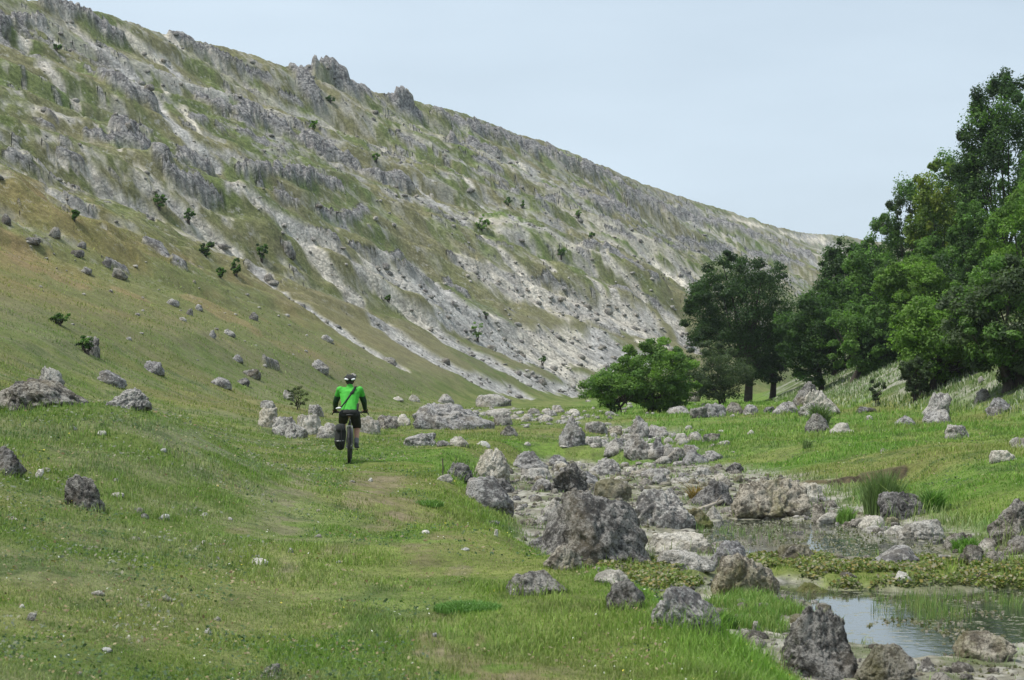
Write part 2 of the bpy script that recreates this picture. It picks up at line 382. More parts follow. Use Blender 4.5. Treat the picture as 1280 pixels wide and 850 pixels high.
def build_ground():
    dense = np.linspace(-R(16.2), R(16.2), 1000)
    st = R(16.2)+np.cumsum(np.linspace(.0006, .03, 95))
    st = st[st < R(100)]
    th = np.concatenate([-st[::-1], dense, st])
    r = [2.0]
    while r[-1] < 800:
        q = r[-1]; r.append(q+min(q*q*(.00015 if 36 < q < 45 else .00028)+.004, .0025*q if q < 420 else .004*q) if q > 9 else q+.3)
    while r[-1] < 6000: r.append(r[-1]*1.06)
    r = np.array(r); nr, nt = len(r), len(th)
    RR, TT = np.meshgrid(r, th, indexing='ij')
    X = (RR*np.sin(TT)).ravel(); Y = (RR*np.cos(TT)).ravel()
    Z, D = H(X, Y, full=True)
    u, t = D['u'], D['t']
    warp = (fb(X*.5, Y*.5, 60, 4)-.5)*2.2
    warpf = (fb(X*1.6, Y*1.6, 61, 3)-.5)*1.2
    hs = u > 0.02
    rk = np.zeros(X.shape); sc = np.zeros(X.shape); br = np.zeros(X.shape)
    idx = np.nonzero(hs & (np.abs(TT.ravel()) < R(18)) & (RR.ravel() < 900))[0]
    rk[idx] = line_mask(X[idx], Y[idx], Z[idx], rockW, .35, warp[idx]+warpf[idx]*.6)
    rkb = np.zeros(X.shape); rkb[idx] = line_mask(X[idx], Y[idx], Z[idx], [w for w, l in zip(rockW, ROCKL) if max(q[2] for q in l) >= 9], .35, warp[idx]+warpf[idx]*.6)
    sc[idx] = line_mask(X[idx], Y[idx], Z[idx], screeW, .45, warp[idx]*.55+warpf[idx]*.4)
    crg = np.zeros(X.shape); crg[idx] = line_mask(X[idx], Y[idx], Z[idx], cragW, .3, warpf[idx]*.5)
    br[idx] = line_mask(X[idx], Y[idx], Z[idx], brightW, .5, warp[idx]*.5+warpf[idx]*.4)
    scN = sc.copy()
    # streaks running down the fall line, everywhere on the upper/right slope
    sx = fb(t*.16+warp*.12, u*2.2, 71, 3); sx2 = fb(t*.5+warp*.2, u*4, 73, 3); sm = fb(X*.35, Y*.35, 75, 4); sf = fb(X*1.1, Y*1.1, 76, 3)
    px, py = proj(X, Y, Z)
    right = ss(60, 330, Y)*.11
    str_ = ss(.59-right, .70-right, sx*.5+sx2*.22+sm*.28+(sf-.5)*.22)*ss(.22, .42, u+(sm-.5)*.3)*(1-.6*ss(.8, 1, u))
    rough = ss(.62-right*1.05, .69-right, sm*.55+sf*.45)*ss(.3, .55, u)*.9
    scT = np.minimum(1, sc*1.25)*ss(.20, .32, sf*.6+sm*.6); sc = np.maximum(scT, str_*.85); rkT = rkb*.95; sc = np.maximum(sc, rough*.6)
    # generic outcrops along strata (constant height) beyond the traced ones
    strat = fb(Z*.16+(sm-.5)*1.5, t*.012, 81, 2)
    rk2 = ss(.612, .665, strat*.35+fb(X*.13, Y*.13, 83, 4)*.35+sf*.30+.02*0)*ss(.35, .6, u)*(1-ss(.93, .99, u))
    small = ss(.69, .73, fb(X*.42, Y*.42, 85, 3)*.6+sf*.4)*ss(.12, .3, u)*(u < 1)
    rk = np.maximum(rk, np.maximum(rk2*.85, small*.7)); rk = np.clip(rk, 0, 1)*(1-.8*scN)
    rk = rk*ss(.25, .40, sf*.5+sm*.5+rk*.1)
    # real relief of the outcrops: blocky ledges
    blk = fb(X*.33+Z*.1, Y*.33, 91, 3); blk2 = n2(X*.9, Y*.9, 92); led = np.abs(((Z*.55+blk*3) % 1)-.5)
    top = 1-.55*ss(.9, 1.0, u)
    Z = Z + rk*(.15+.6*blk+.35*blk2+.45*led)*.6*top + rkT*ss(.3, .45, sf*.5+sm*.5)*(.1+1.0*blk+.55*blk2+.5*n2(X*.35, Y*.35, 94))*ss(.15, .65, u)*.66*(.6+.4*top)*(1-ss(300, 500, Y)*.1) + crg*(.8+1.6*n2(X*.5, Y*.5, 95)) - sc*.25 + sc*(n2(X*1.3, Y*1.3, 93)-.5)*.22*ss(.1, .3, u)
    # ---- colours
    def C(a): return np.array(a, float)[None, :]
    def lerp(c, d, m): m = np.clip(m, 0, 1)[:, None]; return c*(1-m)+d*m
    nA = fb(X*.18, Y*.12, 101, 4); nB = fb(X*.9, Y*.7, 103, 4); nC = fb(X*3.1, Y*2.4, 105, 3)
    green = lerp(C((.098,.132,.036)), C((.150,.168,.060)), ss(.35, .65, nB))
    col = green
    # lush by the stream and on the right meadow
    lush = np.clip(1-np.abs(D['d']-1.0)/3.5, 0, 1)*(X < 5) + ss(0, 5, X-.02*Y)*.85
    col = lerp(col, lerp(C((.085,.150,.026)), C((.120,.190,.040)), ss(.3, .7, nB)), lush*ss(.25, .6, nA+.15)*(1-ss(-.02, .02, u)))
    # dry and grey-green parts left of the path and on the mound
    left = ss(-.5, 2.5, pathx(Y)-X)
    col = lerp(col, C((.145,.155,.082)), left*.7*ss(.35, .6, nB))
    hm = np.exp(-(((X+3.6)/1.0)**2+((Y-26)/3.2)**2)); col = lerp(col, C((.15,.165,.105)), hm*.8*ss(.35, .5, nC*.5+nB*.5))
    col = lerp(col, C((.17,.145,.065)), ss(.56, .70, nA)*.5*(Y < 120))
    col = lerp(col, C((.05,.085,.026)), ss(.54, .66, nC*.5+nB*.5)*.6*(Y < 90)); yl = ss(.52, .66, fb(X*.55, Y*.4, 107, 4)); col = lerp(col, C((.185,.185,.068)), yl*.35*(Y < 90)*(u < .05))
    # worn track
    pdx = X-pathx(Y); 
    trk = np.exp(-((pdx-.15)/.50)**2)*ss(.36, .56, fb(X*.9, Y*.28, 111, 3)+.05*ss(25, 33, Y)); trk2 = np.exp(-((pdx+1.15)/.32)**2)*ss(.44, .58, fb(X*1.1, Y*.35, 113, 3))
    far = ss(33, 38, Y)
    col = lerp(col, C((.165,.135,.085)), trk*.85*(1-far)*ss(.33, .52, nC)); col = lerp(col, C((.19,.165,.12)), trk2*.6*(1-far*.6)*ss(.40, .56, nC))
    col = lerp(col, C((.15,.145,.055)), np.exp(-((pdx-.9)/.8)**2)*.45*(Y < 40))
    PAT = [(470,612,38,14),(495,640,45,16),(455,640,26,12),(360,592,14,16),(352,578,10,8),(538,800,22,16),(640,836,12,10),(575,718,22,8),(300,498+190,18,6),(515,700,14,10),(480,668,30,9),(600,790,10,6),(420,704,20,8)]
    bare = np.zeros(X.shape)
    for a_, b_, rx_, ry_ in PAT:
        xx, yy = flat(a_, b_, 0.0); bare = np.maximum(bare, np.exp(-(((X-xx)/(rx_*yy/F))**2+((Y-yy)/(ry_*yy*yy/F/1.7))**2)))
    bare = .6*ss(.25, .75, bare*(.2+1.5*fb(X*4.5, Y*2.6, 151, 4))); bare *= (Y < 45)
    col = lerp(col, lerp(C((.14,.125,.065)), C((.20,.17,.115)), ss(.4, .6, nC)), bare); bare = bare*.75
    # slope grass zones
    og = lerp(C((.110,.138,.054)), C((.165,.160,.090)), ss(.4, .62, fb(X*.08, Y*.08, 121, 4)))
    og = lerp(og, C((.085,.112,.036)), ss(.55, .7, sx)*.7)
    og = lerp(og, C((.14,.13,.085)), ss(.45, .65, nB)*.5)
    col = lerp(col, og, ss(.0, .10, u))
    bz = ss(.04, .14, u)*(1-ss(.30, .46, u+(sm-.5)*.15))*(1-ss(110, 190, Y))*ss(-.02, .1, u)
    col = lerp(col, lerp(C((.205,.165,.072)), C((.15,.155,.062)), ss(.40, .60, fb(X*.10, Y*.05+u*4, 123, 4))), bz*.80)
    pk = ss(.6, .7, fb(X*.3, Y*.2, 125, 4))*bz; col = lerp(col, C((.25,.17,.10)), pk*.5)
    lg = ss(.57, .66, fb(X*.12, Y*.12, 127, 3))*ss(.25, .5, u)*(1-ss(.9, 1, u)); col = lerp(col, C((.105,.165,.045)), lg*.5)
    warm = fb(X*.06, Y*.06, 129, 3)
    scc = lerp(C((.43,.415,.39)), C((.52,.48,.41)), ss(.45, .6, warm)); scc = lerp(scc, C((.32,.31,.295)), ss(.5, .68, sm)*.7)
    scc = lerp(scc, C((.70,.64,.53)), br); sc = np.maximum(sc, br*.9)
    col = lerp(col, scc, sc)
    top2 = ss(1.0, 1.03, u); col = lerp(col, C((.15,.16,.08)), top2); rk = rk*(1-top2*.8)
    # bed: pebbles, silt, weed
    inb = 1-ss(-.05, .25, D['k']+ (nC-.5)*.25)
    bc = lerp(C((.19,.18,.15)), C((.30,.29,.26)), ss(.4, .6, fb(X*6, Y*4, 131, 3))); bc = lerp(bc, C((.10,.105,.06)), ss(.52, .66, nC*.5+nB*.5)*.7)
    bc = lerp(bc, C((.13,.16,.04)), (1-ss(-.2, .15, D['il']+(nC-.5)*.4))*.95)
    bc = lerp(bc, C((.09,.085,.065)), (1-ss(-.3, .1, D['pl']))*.9)
    inb = inb*(Y < 75); col = lerp(col, bc, inb)
    chm = np.exp(-(D['ch']/1.0)**2)*ss(50, 58, Y)*(u < .05)*ss(.3, .5, nC*.6+nB*.4); col = lerp(col, C((.27,.26,.235)), chm*.9)
    gsz = 1
    # soil of the cut bank
    zx = D['k']; soil = ss(.30, .55, D['scarp']*(1+(nC-.5)*1.6+(fb(X*1.2, Y*.3, 39, 3)-.5)*1.2)); col = lerp(col, lerp(C((.048,.038,.026)), C((.10,.085,.05)), ss(.45, .6, nC)), np.clip(soil*1.2, 0, 1))
    # right slope: pale flowering scrubby bank
    rs = ss(.3, 2.5, D['dR']); col = lerp(col, lerp(C((.085,.11,.045)), C((.25,.245,.22)), ss(.45, .62, fb(X*.8, Y*.8, 141, 4))), rs*(1-ss(7, 14, D['dR'])*.5)*.9)
    sc = np.maximum(sc, chm*.5); sc = np.where((u < .02), np.where(Y > 60, scT*ss(-.03, .01, u), 0.)+0, sc)
    col = np.clip(col, .01, .9)
    dens = (1-bare)*(1-inb)*(1-np.clip(trk*.7*(1-far)+trk2*.6, 0, .8))*(1-sc)*(1-rk)*(1-chm)*(1-np.clip(soil*1.5, 0, 1))
    dens = np.maximum(dens, (1-ss(-.3, .05, D['il']))*.55)
    ii = np.arange(nr-1)[:, None]*nt+np.arange(nt-1)[None, :]
    Fc = np.stack([ii, ii+1, ii+nt+1, ii+nt], -1).reshape(-1, 4)[:, ::-1]
    V = np.stack([X, Y, Z], -1)
    # close the sheet round the camera with a far skirt ring behind
    o = mesh_np('ground', V, Fc, ground_mat(), cols=col, smooth=True, attrs={'rk': rk, 'sc': sc, 'hl': ss(.08, .35, u)})
    tag(o, kind='structure')
    return dict(r=r, th=th, Z=Z.reshape(nr, nt), col=col.reshape(nr, nt, 3), dens=dens.reshape(nr, nt), sc=sc.reshape(nr, nt))
G = build_ground()
# sheet behind the camera and below everything, reaching the horizon
me = bpy.data.meshes.new('ground_behind'); bm = bmesh.new()
ring = [bm.verts.new((6000*math.sin(a), 6000*math.cos(a)-10, -3.0)) for a in np.linspace(0, 2*math.pi, 48, endpoint=False)]
bm.faces.new(ring[::-1]); bm.to_mesh(me); bm.free()
o = bpy.data.objects.new('distant_ground', me); COL.objects.link(o); me.materials.append(simple('far_grass', (.11,.14,.05), .95, nscale=.3)); tag(o, kind='structure')
def gsample(x, y, A):
    r = np.hypot(x, y); th = np.arctan2(x, y)
    i = np.clip(np.searchsorted(G['r'], r)-1, 0, len(G['r'])-2); j = np.clip(np.searchsorted(G['th'], th)-1, 0, len(G['th'])-2)
    a = (r-G['r'][i])/(G['r'][i+1]-G['r'][i]); b = (th-G['th'][j])/(G['th'][j+1]-G['th'][j])
    if A.ndim == 3: a = a[:, None]; b = b[:, None]
    return (A[i, j]*(1-a)+A[i+1, j]*a)*(1-b)+(A[i, j+1]*(1-a)+A[i+1, j+1]*a)*b

# ------------------------------------------------------------------ water
def water_mat():
    t = NT('water'); g = t.N('TexCoord').outputs['Object']
    n = t.noise(g, 7, 3, .5); weed = t.noise(g, 9, 6, .75)
    b = t.N('BsdfPrincipled', {'Base Color': (.035,.04,.03,1), 'Roughness': .06, 'Specular IOR Level': .8})
    t.l.new(t.N('Bump', {'Height': n, 'Strength': .05, 'Distance': .02}).outputs[0], b.inputs['Normal'])
    w = t.N('BsdfPrincipled', {'Base Color': t.mix(t.rng(t.noise(g, 30, 3), .4, .6), (.10,.12,.045), (.24,.22,.17)), 'Roughness': .8})
    ms = t.N('MixShader', {0: t.rng(weed, .56, .60, 0, .9)}); t.l.new(b.outputs[0], ms.inputs[1]); t.l.new(w.outputs[0], ms.inputs[2])
    t.l.new(ms.outputs[0], t.out.inputs[0]); return t.m
me = bpy.data.meshes.new('water'); bm = bmesh.new()
x0, x1 = min(p[0] for p in BEDP)-.5, max(p[0] for p in BEDP)+1; y0, y1 = 9, 44
vs = [bm.verts.new(p) for p in ((1.0, y0, WATER), (9.5, y0, WATER), (9.5, 34, WATER), (7, 44, WATER), (-.3, 44, WATER), (-.3, 30, WATER))]
bm.faces.new(vs); bm.to_mesh(me); bm.free()
o = bpy.data.objects.new('water', me); COL.objects.link(o); me.materials.append(water_mat()); tag(o, kind='structure')

# ------------------------------------------------------------------ rocks
def rock_mat(name, dark, light, spots=.58, warm=(.30,.24,.13), warmth=.25, sc=1.0, moss=0.):
    t = NT(name); tcn = t.N('TexCoord'); g = tcn.outputs['Object']; oi = t.N('ObjectInfo')
    geo = t.N('NewGeometry')
    off = t.N('VectorMath', {0: geo.outputs['Position'], 1: (0, 0, 0)}, operation='ADD').outputs[0]
    a = t.noise(off, 3.2*sc, 8, .72); b = t.noise(off, 14*sc, 6, .75); c_ = t.noise(off, 1.1*sc, 4, .6); d = t.noise(off, 42*sc, 4, .7)
    mixv = t.math('ADD', t.math('MULTIPLY', a, .55), t.math('MULTIPLY', b, .45))
    c = t.mix(t.rng(mixv, .455, .535), dark, light)
    pale = tuple(min(.62, v*1.55) for v in light)
    c = t.mix(t.rng(t.math('ADD', t.math('MULTIPLY', b, .5), t.math('MULTIPLY', d, .5)), spots-.04, spots-.005, 0, .85), c, pale)
    c = t.mix(t.rng(d, .53, .58, 0, .75), c, tuple(v*.5 for v in dark))
    c = t.mix(t.rng(c_, .5, .68, 0, warmth), c, warm)
    if moss: c = t.mix(t.rng(t.math('ADD', c_, t.math('MULTIPLY', b, .4)), .70, .80, 0, moss), c, (.10,.12,.03))
    c = t.mix(1.0, c, t.mix(oi.outputs['Random'], (.82,.82,.84), (1.22,1.19,1.12)), 'MULTIPLY')
    bs = t.N('BsdfPrincipled', {'Base Color': c, 'Roughness': .93, 'Specular IOR Level': .2})
    h = t.math('ADD', t.math('MULTIPLY', a, .6), t.math('MULTIPLY', b, .28)); h = t.math('ADD', h, t.math('MULTIPLY', d, .10))
    pits = t.N('TexVoronoi', {'Vector': off, 'Scale': 22*sc}).outputs['Distance']
    h = t.math('ADD', h, t.math('MULTIPLY', t.rng(pits, 0, .35), .07))
    t.l.new(t.N('Bump', {'Height': h, 'Strength': 1.0, 'Distance': .16/sc}).outputs[0], bs.inputs['Normal'])
    t.l.new(bs.outputs[0], t.out.inputs[0]); return t.m
RM = dict(grey=rock_mat('limestone', (.14,.135,.135), (.43,.42,.405)),
          dark=rock_mat('dark_limestone', (.075,.072,.07), (.31,.30,.285), .60),
          pale=rock_mat('pale_limestone', (.27,.26,.235), (.54,.52,.48), .60, warmth=.3),
          brown=rock_mat('weathered_limestone', (.12,.108,.088), (.40,.37,.32), .60, warmth=.45, moss=.35),
          moss=rock_mat('mossy_limestone', (.12,.11,.06), (.30,.28,.20), .60, warm=(.22,.20,.07), warmth=.6, moss=.8),
          far=rock_mat('far_limestone', (.12,.115,.118), (.29,.285,.27), .58, sc=.3),
          white=rock_mat('white_stone', (.50,.49,.46), (.68,.67,.64), .7, warmth=.1))
ICO = {}
for lv in (2, 3, 4, 5, 6):
    bm = bmesh.new(); bmesh.ops.create_icosphere(bm, subdivisions=lv, radius=1)
    ICO[lv] = (np.array([v.co[:] for v in bm.verts]), np.array([[v.index for v in f.verts] for f in bm.faces])); bm.free()
def rock_shape(w, d, h, seed, lv=4, K=16, skew=0., rough=1., sharp=9., flat_top=0., taper=None):
    rs = np.random.RandomState(seed); D, Fc = ICO[lv]
    n = rs.normal(size=(K, 3)); n /= np.linalg.norm(n, axis=1)[:, None]
    n = np.vstack([n, [[0,0,-1],[0,0,1],[1,0,0],[-1,0,0],[0,1,0],[0,-1,0]]]); dd = np.concatenate([rs.uniform(.62, 1.0, K), [.8, .9-flat_top, .95, .95, .95, .95]])
    q = np.maximum(D@n.T, .02)/dd
    r = 1/np.power(np.power(q, sharp*2).sum(1), 1/(sharp*2))
    P = D*r[:, None]; o = rs.uniform(0, 50, 3); asp = np.array([w, d, h])/max(w, h)
    PP = P*asp
    ridg = 1-np.abs(fb3(PP*2.1+o, seed, 3)-.5)*4
    disp = (fb3(PP*1.6+o, seed+1, 3)-.5)*.26 + (fb3(PP*5+o, seed+2, 4, .6)-.5)*.22 - np.clip(ridg-.45, 0, 1)*.26
    pit = fb3(PP*13+o, seed+5, 2); disp = disp + (pit-.5)*.12 - np.clip(fb3(PP*7+o, seed+8, 2)-.55, 0, 1)*.35
    if lv >= 5: disp = disp + (fb3(PP*28+o, seed+7, 2)-.5)*.05
    P = P*(1+disp[:, None]*rough)
    lo, hi = P.min(0), P.max(0); P = (P-lo)/(hi-lo)*2-1
    zz = (P[:, 2]+1)/2; tp = taper or rs.uniform(.12, .42); P[:, :2] *= (1-tp*np.clip((zz-.35)/.65, 0, 1)**1.2)[:, None]; P[:, 0] += skew*(zz-.35)*(1-np.abs(P[:, 0])*.5); lo, hi = P.min(0), P.max(0); P[:, :2] = (P[:, :2]-lo[:2])/(hi[:2]-lo[:2])*2-1
    ft = 1+.45*np.clip(1-zz/.55, 0, 1)*(zz*0+1); nn = np.maximum(np.hypot(P[:, 0], P[:, 1]), 1e-6); lim = np.minimum(ft, np.maximum(1.0, .97/nn)); P[:, 0] *= lim; P[:, 1] *= lim
    P[:, 0] *= w/2; P[:, 1] *= d/2; P[:, 2] = zz*h*1.42-h*.42
    return P, Fc
_rs = [1000]; RFP = []
def rock(x0, x1, yt, yb, label, tone='grey', skew=0., lv=None, K=14, rough=1., name='boulder', cat='boulder', group=None, dep=.8, sharp=9., flat_top=0., Z=None, sub=0, taper=None):
    _rs[0] += 11
    h = hit((x0+x1)/2, yb)
    if h is None: return None
    Zc = h.y; w = (x1-x0)*Zc/F; hh = (yb-yt)*Zc/F; dpt = w*dep
    p = Vector((h.x, h.y+dpt*.30, 0)); p.x *= p.y/h.y; p.z = min(ground(p.x, p.y), h.z+hh*.5) if sub == 0 else h.z
    top = CAMZ+(HOR-yt)/F*p.y; hh = max(top-p.z, hh*.5)
    if x1 < 430 and yb < 470: hh *= .78; w *= .88
    if lv is None: lv = 5 if (x1-x0) > 42 else (4 if (x1-x0) > 16 else 3)
    V, Fc = rock_shape(w*p.y/h.y, dpt, hh, _rs[0], lv, K, skew, rough, sharp, flat_top, taper)
    o = mesh_np(name, V, Fc, RM[tone], smooth=True); o.location = p; RFP.append((p.x, p.y, w*.5))
    return tag(o, label, cat, group)
ROCKS = [
 # --- near right, by the pool
 (977,1072,755,848,'large dark pointed boulder at the pool edge in the near right foreground','dark',.35,6),
 (1070,1142,802,852,'brown angular boulder touching the right side of the large dark pointed boulder','brown',-.2,6),
 (1195,1270,787,826,'grey boulder with a dark broken right side standing in the pool water','brown',.1,5),
 (1148,1170,820,840,'tiny pointed stone in the shallows between the brown boulder and the pool boulder','grey',.1,4),
 (1222,1300,764,792,'low pale slab at the right edge above the pool boulder','pale',0,5),
 (812,903,730,784,'angular grey boulder with a slanting right face on the grass bank edge','grey',-.5,6),
 (757,808,722,762,'dark ragged boulder just left of the angular grey boulder on the bank edge','dark',-.2,5),
 (742,785,711,729,'low pale stone behind the dark ragged boulder on the bank edge','pale',0,4),
 (632,710,713,743,'flat dark hump of rock sunk in the green grass left of the stream','dark',-.3,5),
 (650,724,658,696,'rounded pitted boulder at the left foot of the biggest stream boulder','grey',-.1,5),
 (678,728,680,712,'brown rough stone below the rounded pitted boulder on the left bank','brown',.1,5),
 (672,816,612,707,'biggest dark grey boulder with a rough pitted face beside the stream','dark',-.35,6),
 (668,712,622,655,'rough grey shoulder of rock leaning on the back left of the biggest boulder','grey',0,5),
 (727,745,697,710,'small mossy stone at the base of the biggest boulder','moss',0,4),
 (820,895,686,710,'long pale slab right of the biggest boulder','pale',.1,5),
 (810,890,664,690,'pale sloping slab behind the long pale slab','pale',.2,5),
 (888,938,675,705,'grey stone peeking over the back of the rounded brown boulder','grey',0,5),
 (889,975,690,746,'rounded brown boulder with a pale crown at the left edge of the pool','brown',-.1,6),
 (990,1042,727,753,'mossy rough stone above the large dark pointed boulder','moss',0,5),
 (985,1014,750,763,'small flat stone in the water under the mossy rough stone','brown',0,4),
 (973,1018,679,703,'tan flat stone near the middle of the shallow stream','brown',.1,5),
 (963,990,667,687,'small blocky stone left of the dark topped stone in the stream','brown',0,4),
 (984,1016,663,685,'dark topped blocky stone in the middle of the stream','dark',.1,4),
 (948,996,652,664,'flat pale slab at the upper edge of the weedy water','pale',0,4),
 (892,925,670,680,'flat dark slab at the water edge','brown',0,4),
 (1084,1150,681,707,'long slanting grey slab on the green weedy strip','grey',.5,5),
 (1122,1180,648,675,'pale angular boulder at the far edge of the stream','pale',-.05,5),
 (1074,1106,643,660,'pale round topped stone in the row below the rush clump','pale',.1,4),
 (1078,1108,656,668,'low pale stone in front of the round topped stone','pale',0,4),
 (1106,1132,656,668,'low flat pale stone left of the pale angular boulder','pale',0,4),
 (1106,1124,645,657,'small mossy stone under the dark boulder beside the rushes','moss',0,4),
 (1099,1160,613,648,'dark boulder set in the grassy bank right of the rush clump','dark',-.1,6),
 (1236,1300,622,680,'large dark boulder at the right edge of the picture','dark',.2,6),
 (1250,1300,668,692,'dark low stone in front of the large boulder at the right edge','dark',0,5),
 (1182,1214,664,686,'grey stone with a shadowed hollow on the stony far bank','brown',0,4),
 (1200,1222,667,684,'small rounded stone right of the hollowed stone on the far bank','brown',0,4),
 (1217,1248,672,691,'wedge of grey stone below the large boulder at the right edge','grey',.2,4),
 (1197,1232,680,706,'lumpy brown stone at the right end of the weedy strip','brown',0,5),
 (1224,1266,688,708,'long low brown stone right of the lumpy brown stone','brown',.1,5),
 (1172,1200,692,703,'pale flat stone right of the small blue water patch','pale',0,4),
 (1161,1180,669,679,'little dark stone under the pale angular boulder','dark',0,4),
 # --- mid stream
 (912,1012,597,649,'big pale boulder with a rough brown underside in mid stream','brown',.15,6),
 (985,1030,603,625,'pale rubble block at the right shoulder of the big mid stream boulder','pale',0,5),
 (864,917,597,632,'dark jagged boulder with rusty plants left of the big mid stream boulder','dark',.1,5),
 (784,870,610,659,'wide boulder with a dark lichen top right of the biggest boulder','grey',.05,6),
 (838,892,634,659,'yellow brown mossy stone in front of the wide boulder','moss',.1,5),
 (882,903,631,649,'small pale triangular stone under the driftwood','pale',0,4),
 (1014,1033,628,656,'upright slab standing in the water right of the big mid stream boulder','brown',0,4),
 (1020,1060,640,656,'low stone in the water right of the upright slab','pale',0,4),
 (588,638,559,603,'round boulder with a creamy left side among the left bank rocks','pale',-.1,6),
 (552,592,577,601,'dark speckled boulder left of the round creamy boulder','dark',0,5),
 (580,643,594,638,'smooth grey boulder sloping to the right in front of the round creamy boulder','grey',-.65,6),
 (615,643,597,616,'dark stone wedged behind the smooth sloping boulder','dark',0,5),
 (546,566,592,602,'small white stone at the foot of the thin post','pale',0,4),
 (638,686,563,587,'low humped boulder right of the round creamy boulder','grey',-.1,5),
 (688,735,577,616,'dark boulder on the stepped ledges above the biggest boulder','dark',-.1,6),
 (664,692,598,614,'flat ledge of rock left of the dark ledge boulder','grey',0,4),
 (735,776,571,594,'rough grey boulder at the tip of the small green island','grey',0,5),
 (720,750,588,606,'broken stone behind the biggest boulder','grey',0,4),
 (742,790,598,622,'dark rubble block between the biggest boulder and the wide boulder','brown',0,5),
 (650,690,584,600,'low rubble slab left of the ledges','pale',0,4),
 (686,712,568,582,'small grey stone above the dark ledge boulder','grey',0,4),
 (905,930,577,591,'small dark stone on the grass above the big mid stream boulder','dark',0,4),
 (800,838,585,598,'flat weathered stone in the short grass below the grey cluster','grey',0,4),
 (838,866,596,604,'thin pale slab above the wide boulder','pale',0,4),
 (890,912,591,603,'pale round stone above the dark jagged boulder','pale',0,4),
 # --- cluster centre right
 (756,784,547,565,'pale sloping stone at the left of the central grey cluster','grey',-.1,4),
 (779,817,543,573,'dome shaped boulder with a dark underside in the central grey cluster','grey',-.2,5),
 (811,834,545,573,'spiky upright boulder in the middle of the central grey cluster','grey',.1,5),
 (829,845,553,575,'pale leaning stone right of the spiky upright boulder','pale',-.2,4),
 (833,856,560,577,'dark low stone at the right end of the central grey cluster','dark',0,4),
 (852,886,562,581,'flat brown grey stone right of the central cluster','grey',0,4),
 (880,904,563,576,'low speckled stone at the lip of the right meadow','grey',0,4),
 (851,872,557,570,'dark stone behind the flat brown grey stone','dark',0,4),
 (843,864,541,553,'pale low stone in the green meadow left of a pair of grey stones','pale',0,4),
 (858,882,539,553,'rounded grey stone in the middle of three meadow stones','grey',0,4),
 (877,900,541,554,'dark grey stone rightmost of the three meadow stones','dark',0,4),
 (785,812,519,548,'peaked boulder standing up above the central meadow','grey',-.05,5),
 (806,838,530,548,'low ragged rock spreading right of the peaked boulder','grey',-.2,4),
 (698,732,519,557,'blocky upright boulder with a dark undercut base','grey',.1,5),
 (728,753,545,557,'low grey stone right of the blocky upright boulder','grey',0,4),
 (731,760,526,541,'grey mounded stone behind the blocky upright boulder','grey',-.1,4),
 (757,778,532,543,'tan stone cut square on its right side','brown',.2,4),
 (625,648,531,545,'brown grey stone alone left of the blocky upright boulder','dark',0,4),
 # --- centre left
 (516,620,503,537,'broad grey outcrop lying behind the two small stones right of the cyclist','grey',-.45,6),
 (504,545,541,557,'double humped speckled stone right of the cyclist','grey',0,5),
 (562,586,545,558,'small pale stone right of the double humped stone','pale',-.1,4),
 (545,563,550,558,'tiny flat stone between the double humped and the pale stone','grey',0,3),
 (596,613,551,558,'small white stone alone on the grass','white',0,3),
 (606,642,510,521,'white topped slab behind the broad grey outcrop','pale',0,4),
 (617,641,518,532,'dark rough block right of the broad grey outcrop','dark',0,4),
 (545,568,492,505,'rounded stone resting behind the top of the broad grey outcrop','grey',0,4),
 (594,640,492,508,'low grey rubble heap at the foot of the scree','grey',0,4),
 (510,525,493,502,'small pointed pale stone at the foot of the grassy slope','pale',0,4),
 (489,505,495,501,'low pale stone left of the small pointed stone','pale',0,3),
 (449,476,519,542,'smooth pale boulder just right of the cyclist','pale',-.3,5),
 (470,500,518,536,'dark speckled boulder behind the smooth pale boulder','dark',0,5),
 (490,513,517,532,'pale rounded boulder at the right end of the row beside the cyclist','pale',0,4),
 (395,428,528,548,'grey boulder partly behind the bicycle pannier','grey',0,5),
 (370,402,517,543,'slanting pale boulder left of the cyclist','pale',-.3,5),
 (355,385,528,548,'low grey boulder left of the slanting pale boulder','grey',0,5),
 (340,372,520,545,'broken grey rock in the middle of the ledge left of the cyclist','grey',-.2,5),
 (322,350,508,534,'pale split rock at the left end of the ledge left of the cyclist','pale',-.2,5),
 (325,345,500,512,'small grey rock at the top of the ledge left of the cyclist','grey',0,4),
 (385,405,505,520,'dark rock at the upper end of the ledge beside the thorn bush','grey',0,4),
 (354,368,487,500,'leaning grey stone at the foot of the thorn bush','grey',-.3,4),
 # --- left mound
 (-6,107,472,513,'long rough outcrop crossing the left mound','dark',-.55,6),
 (45,80,457,487,'upright fin of rock rising behind the long left outcrop','grey',-.5,5),
 (132,191,484,511,'rough wedge shaped rock on top of the mound','grey',.6,6),
 (-14,30,557,594,'dark rough rock cut by the left picture edge','dark',-.2,5),
 (80,132,592,637,'dark flaky rock lying on the left bank','dark',-.5,6),
 (101,127,413,443,'dark upright rock with a bush on the left slope','dark',-.1,5),
 (177,208,446,467,'dark leaning slab on the left slope above the mound','grey',-.6,4),
 (118,157,462,481,'thin grey ledge on the slope between the two leaning rocks','grey',-.5,4),
 (262,290,471,484,'grey low rock at the foot of the brown slope','grey',0,4),
 (295,312,472,481,'small dark rock right of the grey low rock on the slope foot','dark',0,3),
 (302,326,461,472,'flat dark rock on the brown slope left of the cyclist','dark',-.2,4),
 (386,413,445,464,'long slanting rock on the slope above the cyclist','grey',-.5,4),
 (400,418,416,427,'small grey rock on the slope far above the cyclist','grey',-.4,3),
 (289,305,440,452,'small pale grey rock on the brown slope','grey',0,3),
 (279,296,408,420,'slanting stone at the right of a pair on the brown slope','grey',-.5,3),
 (260,271,409,422,'upright stone at the left of a pair on the brown slope','grey',0,3),
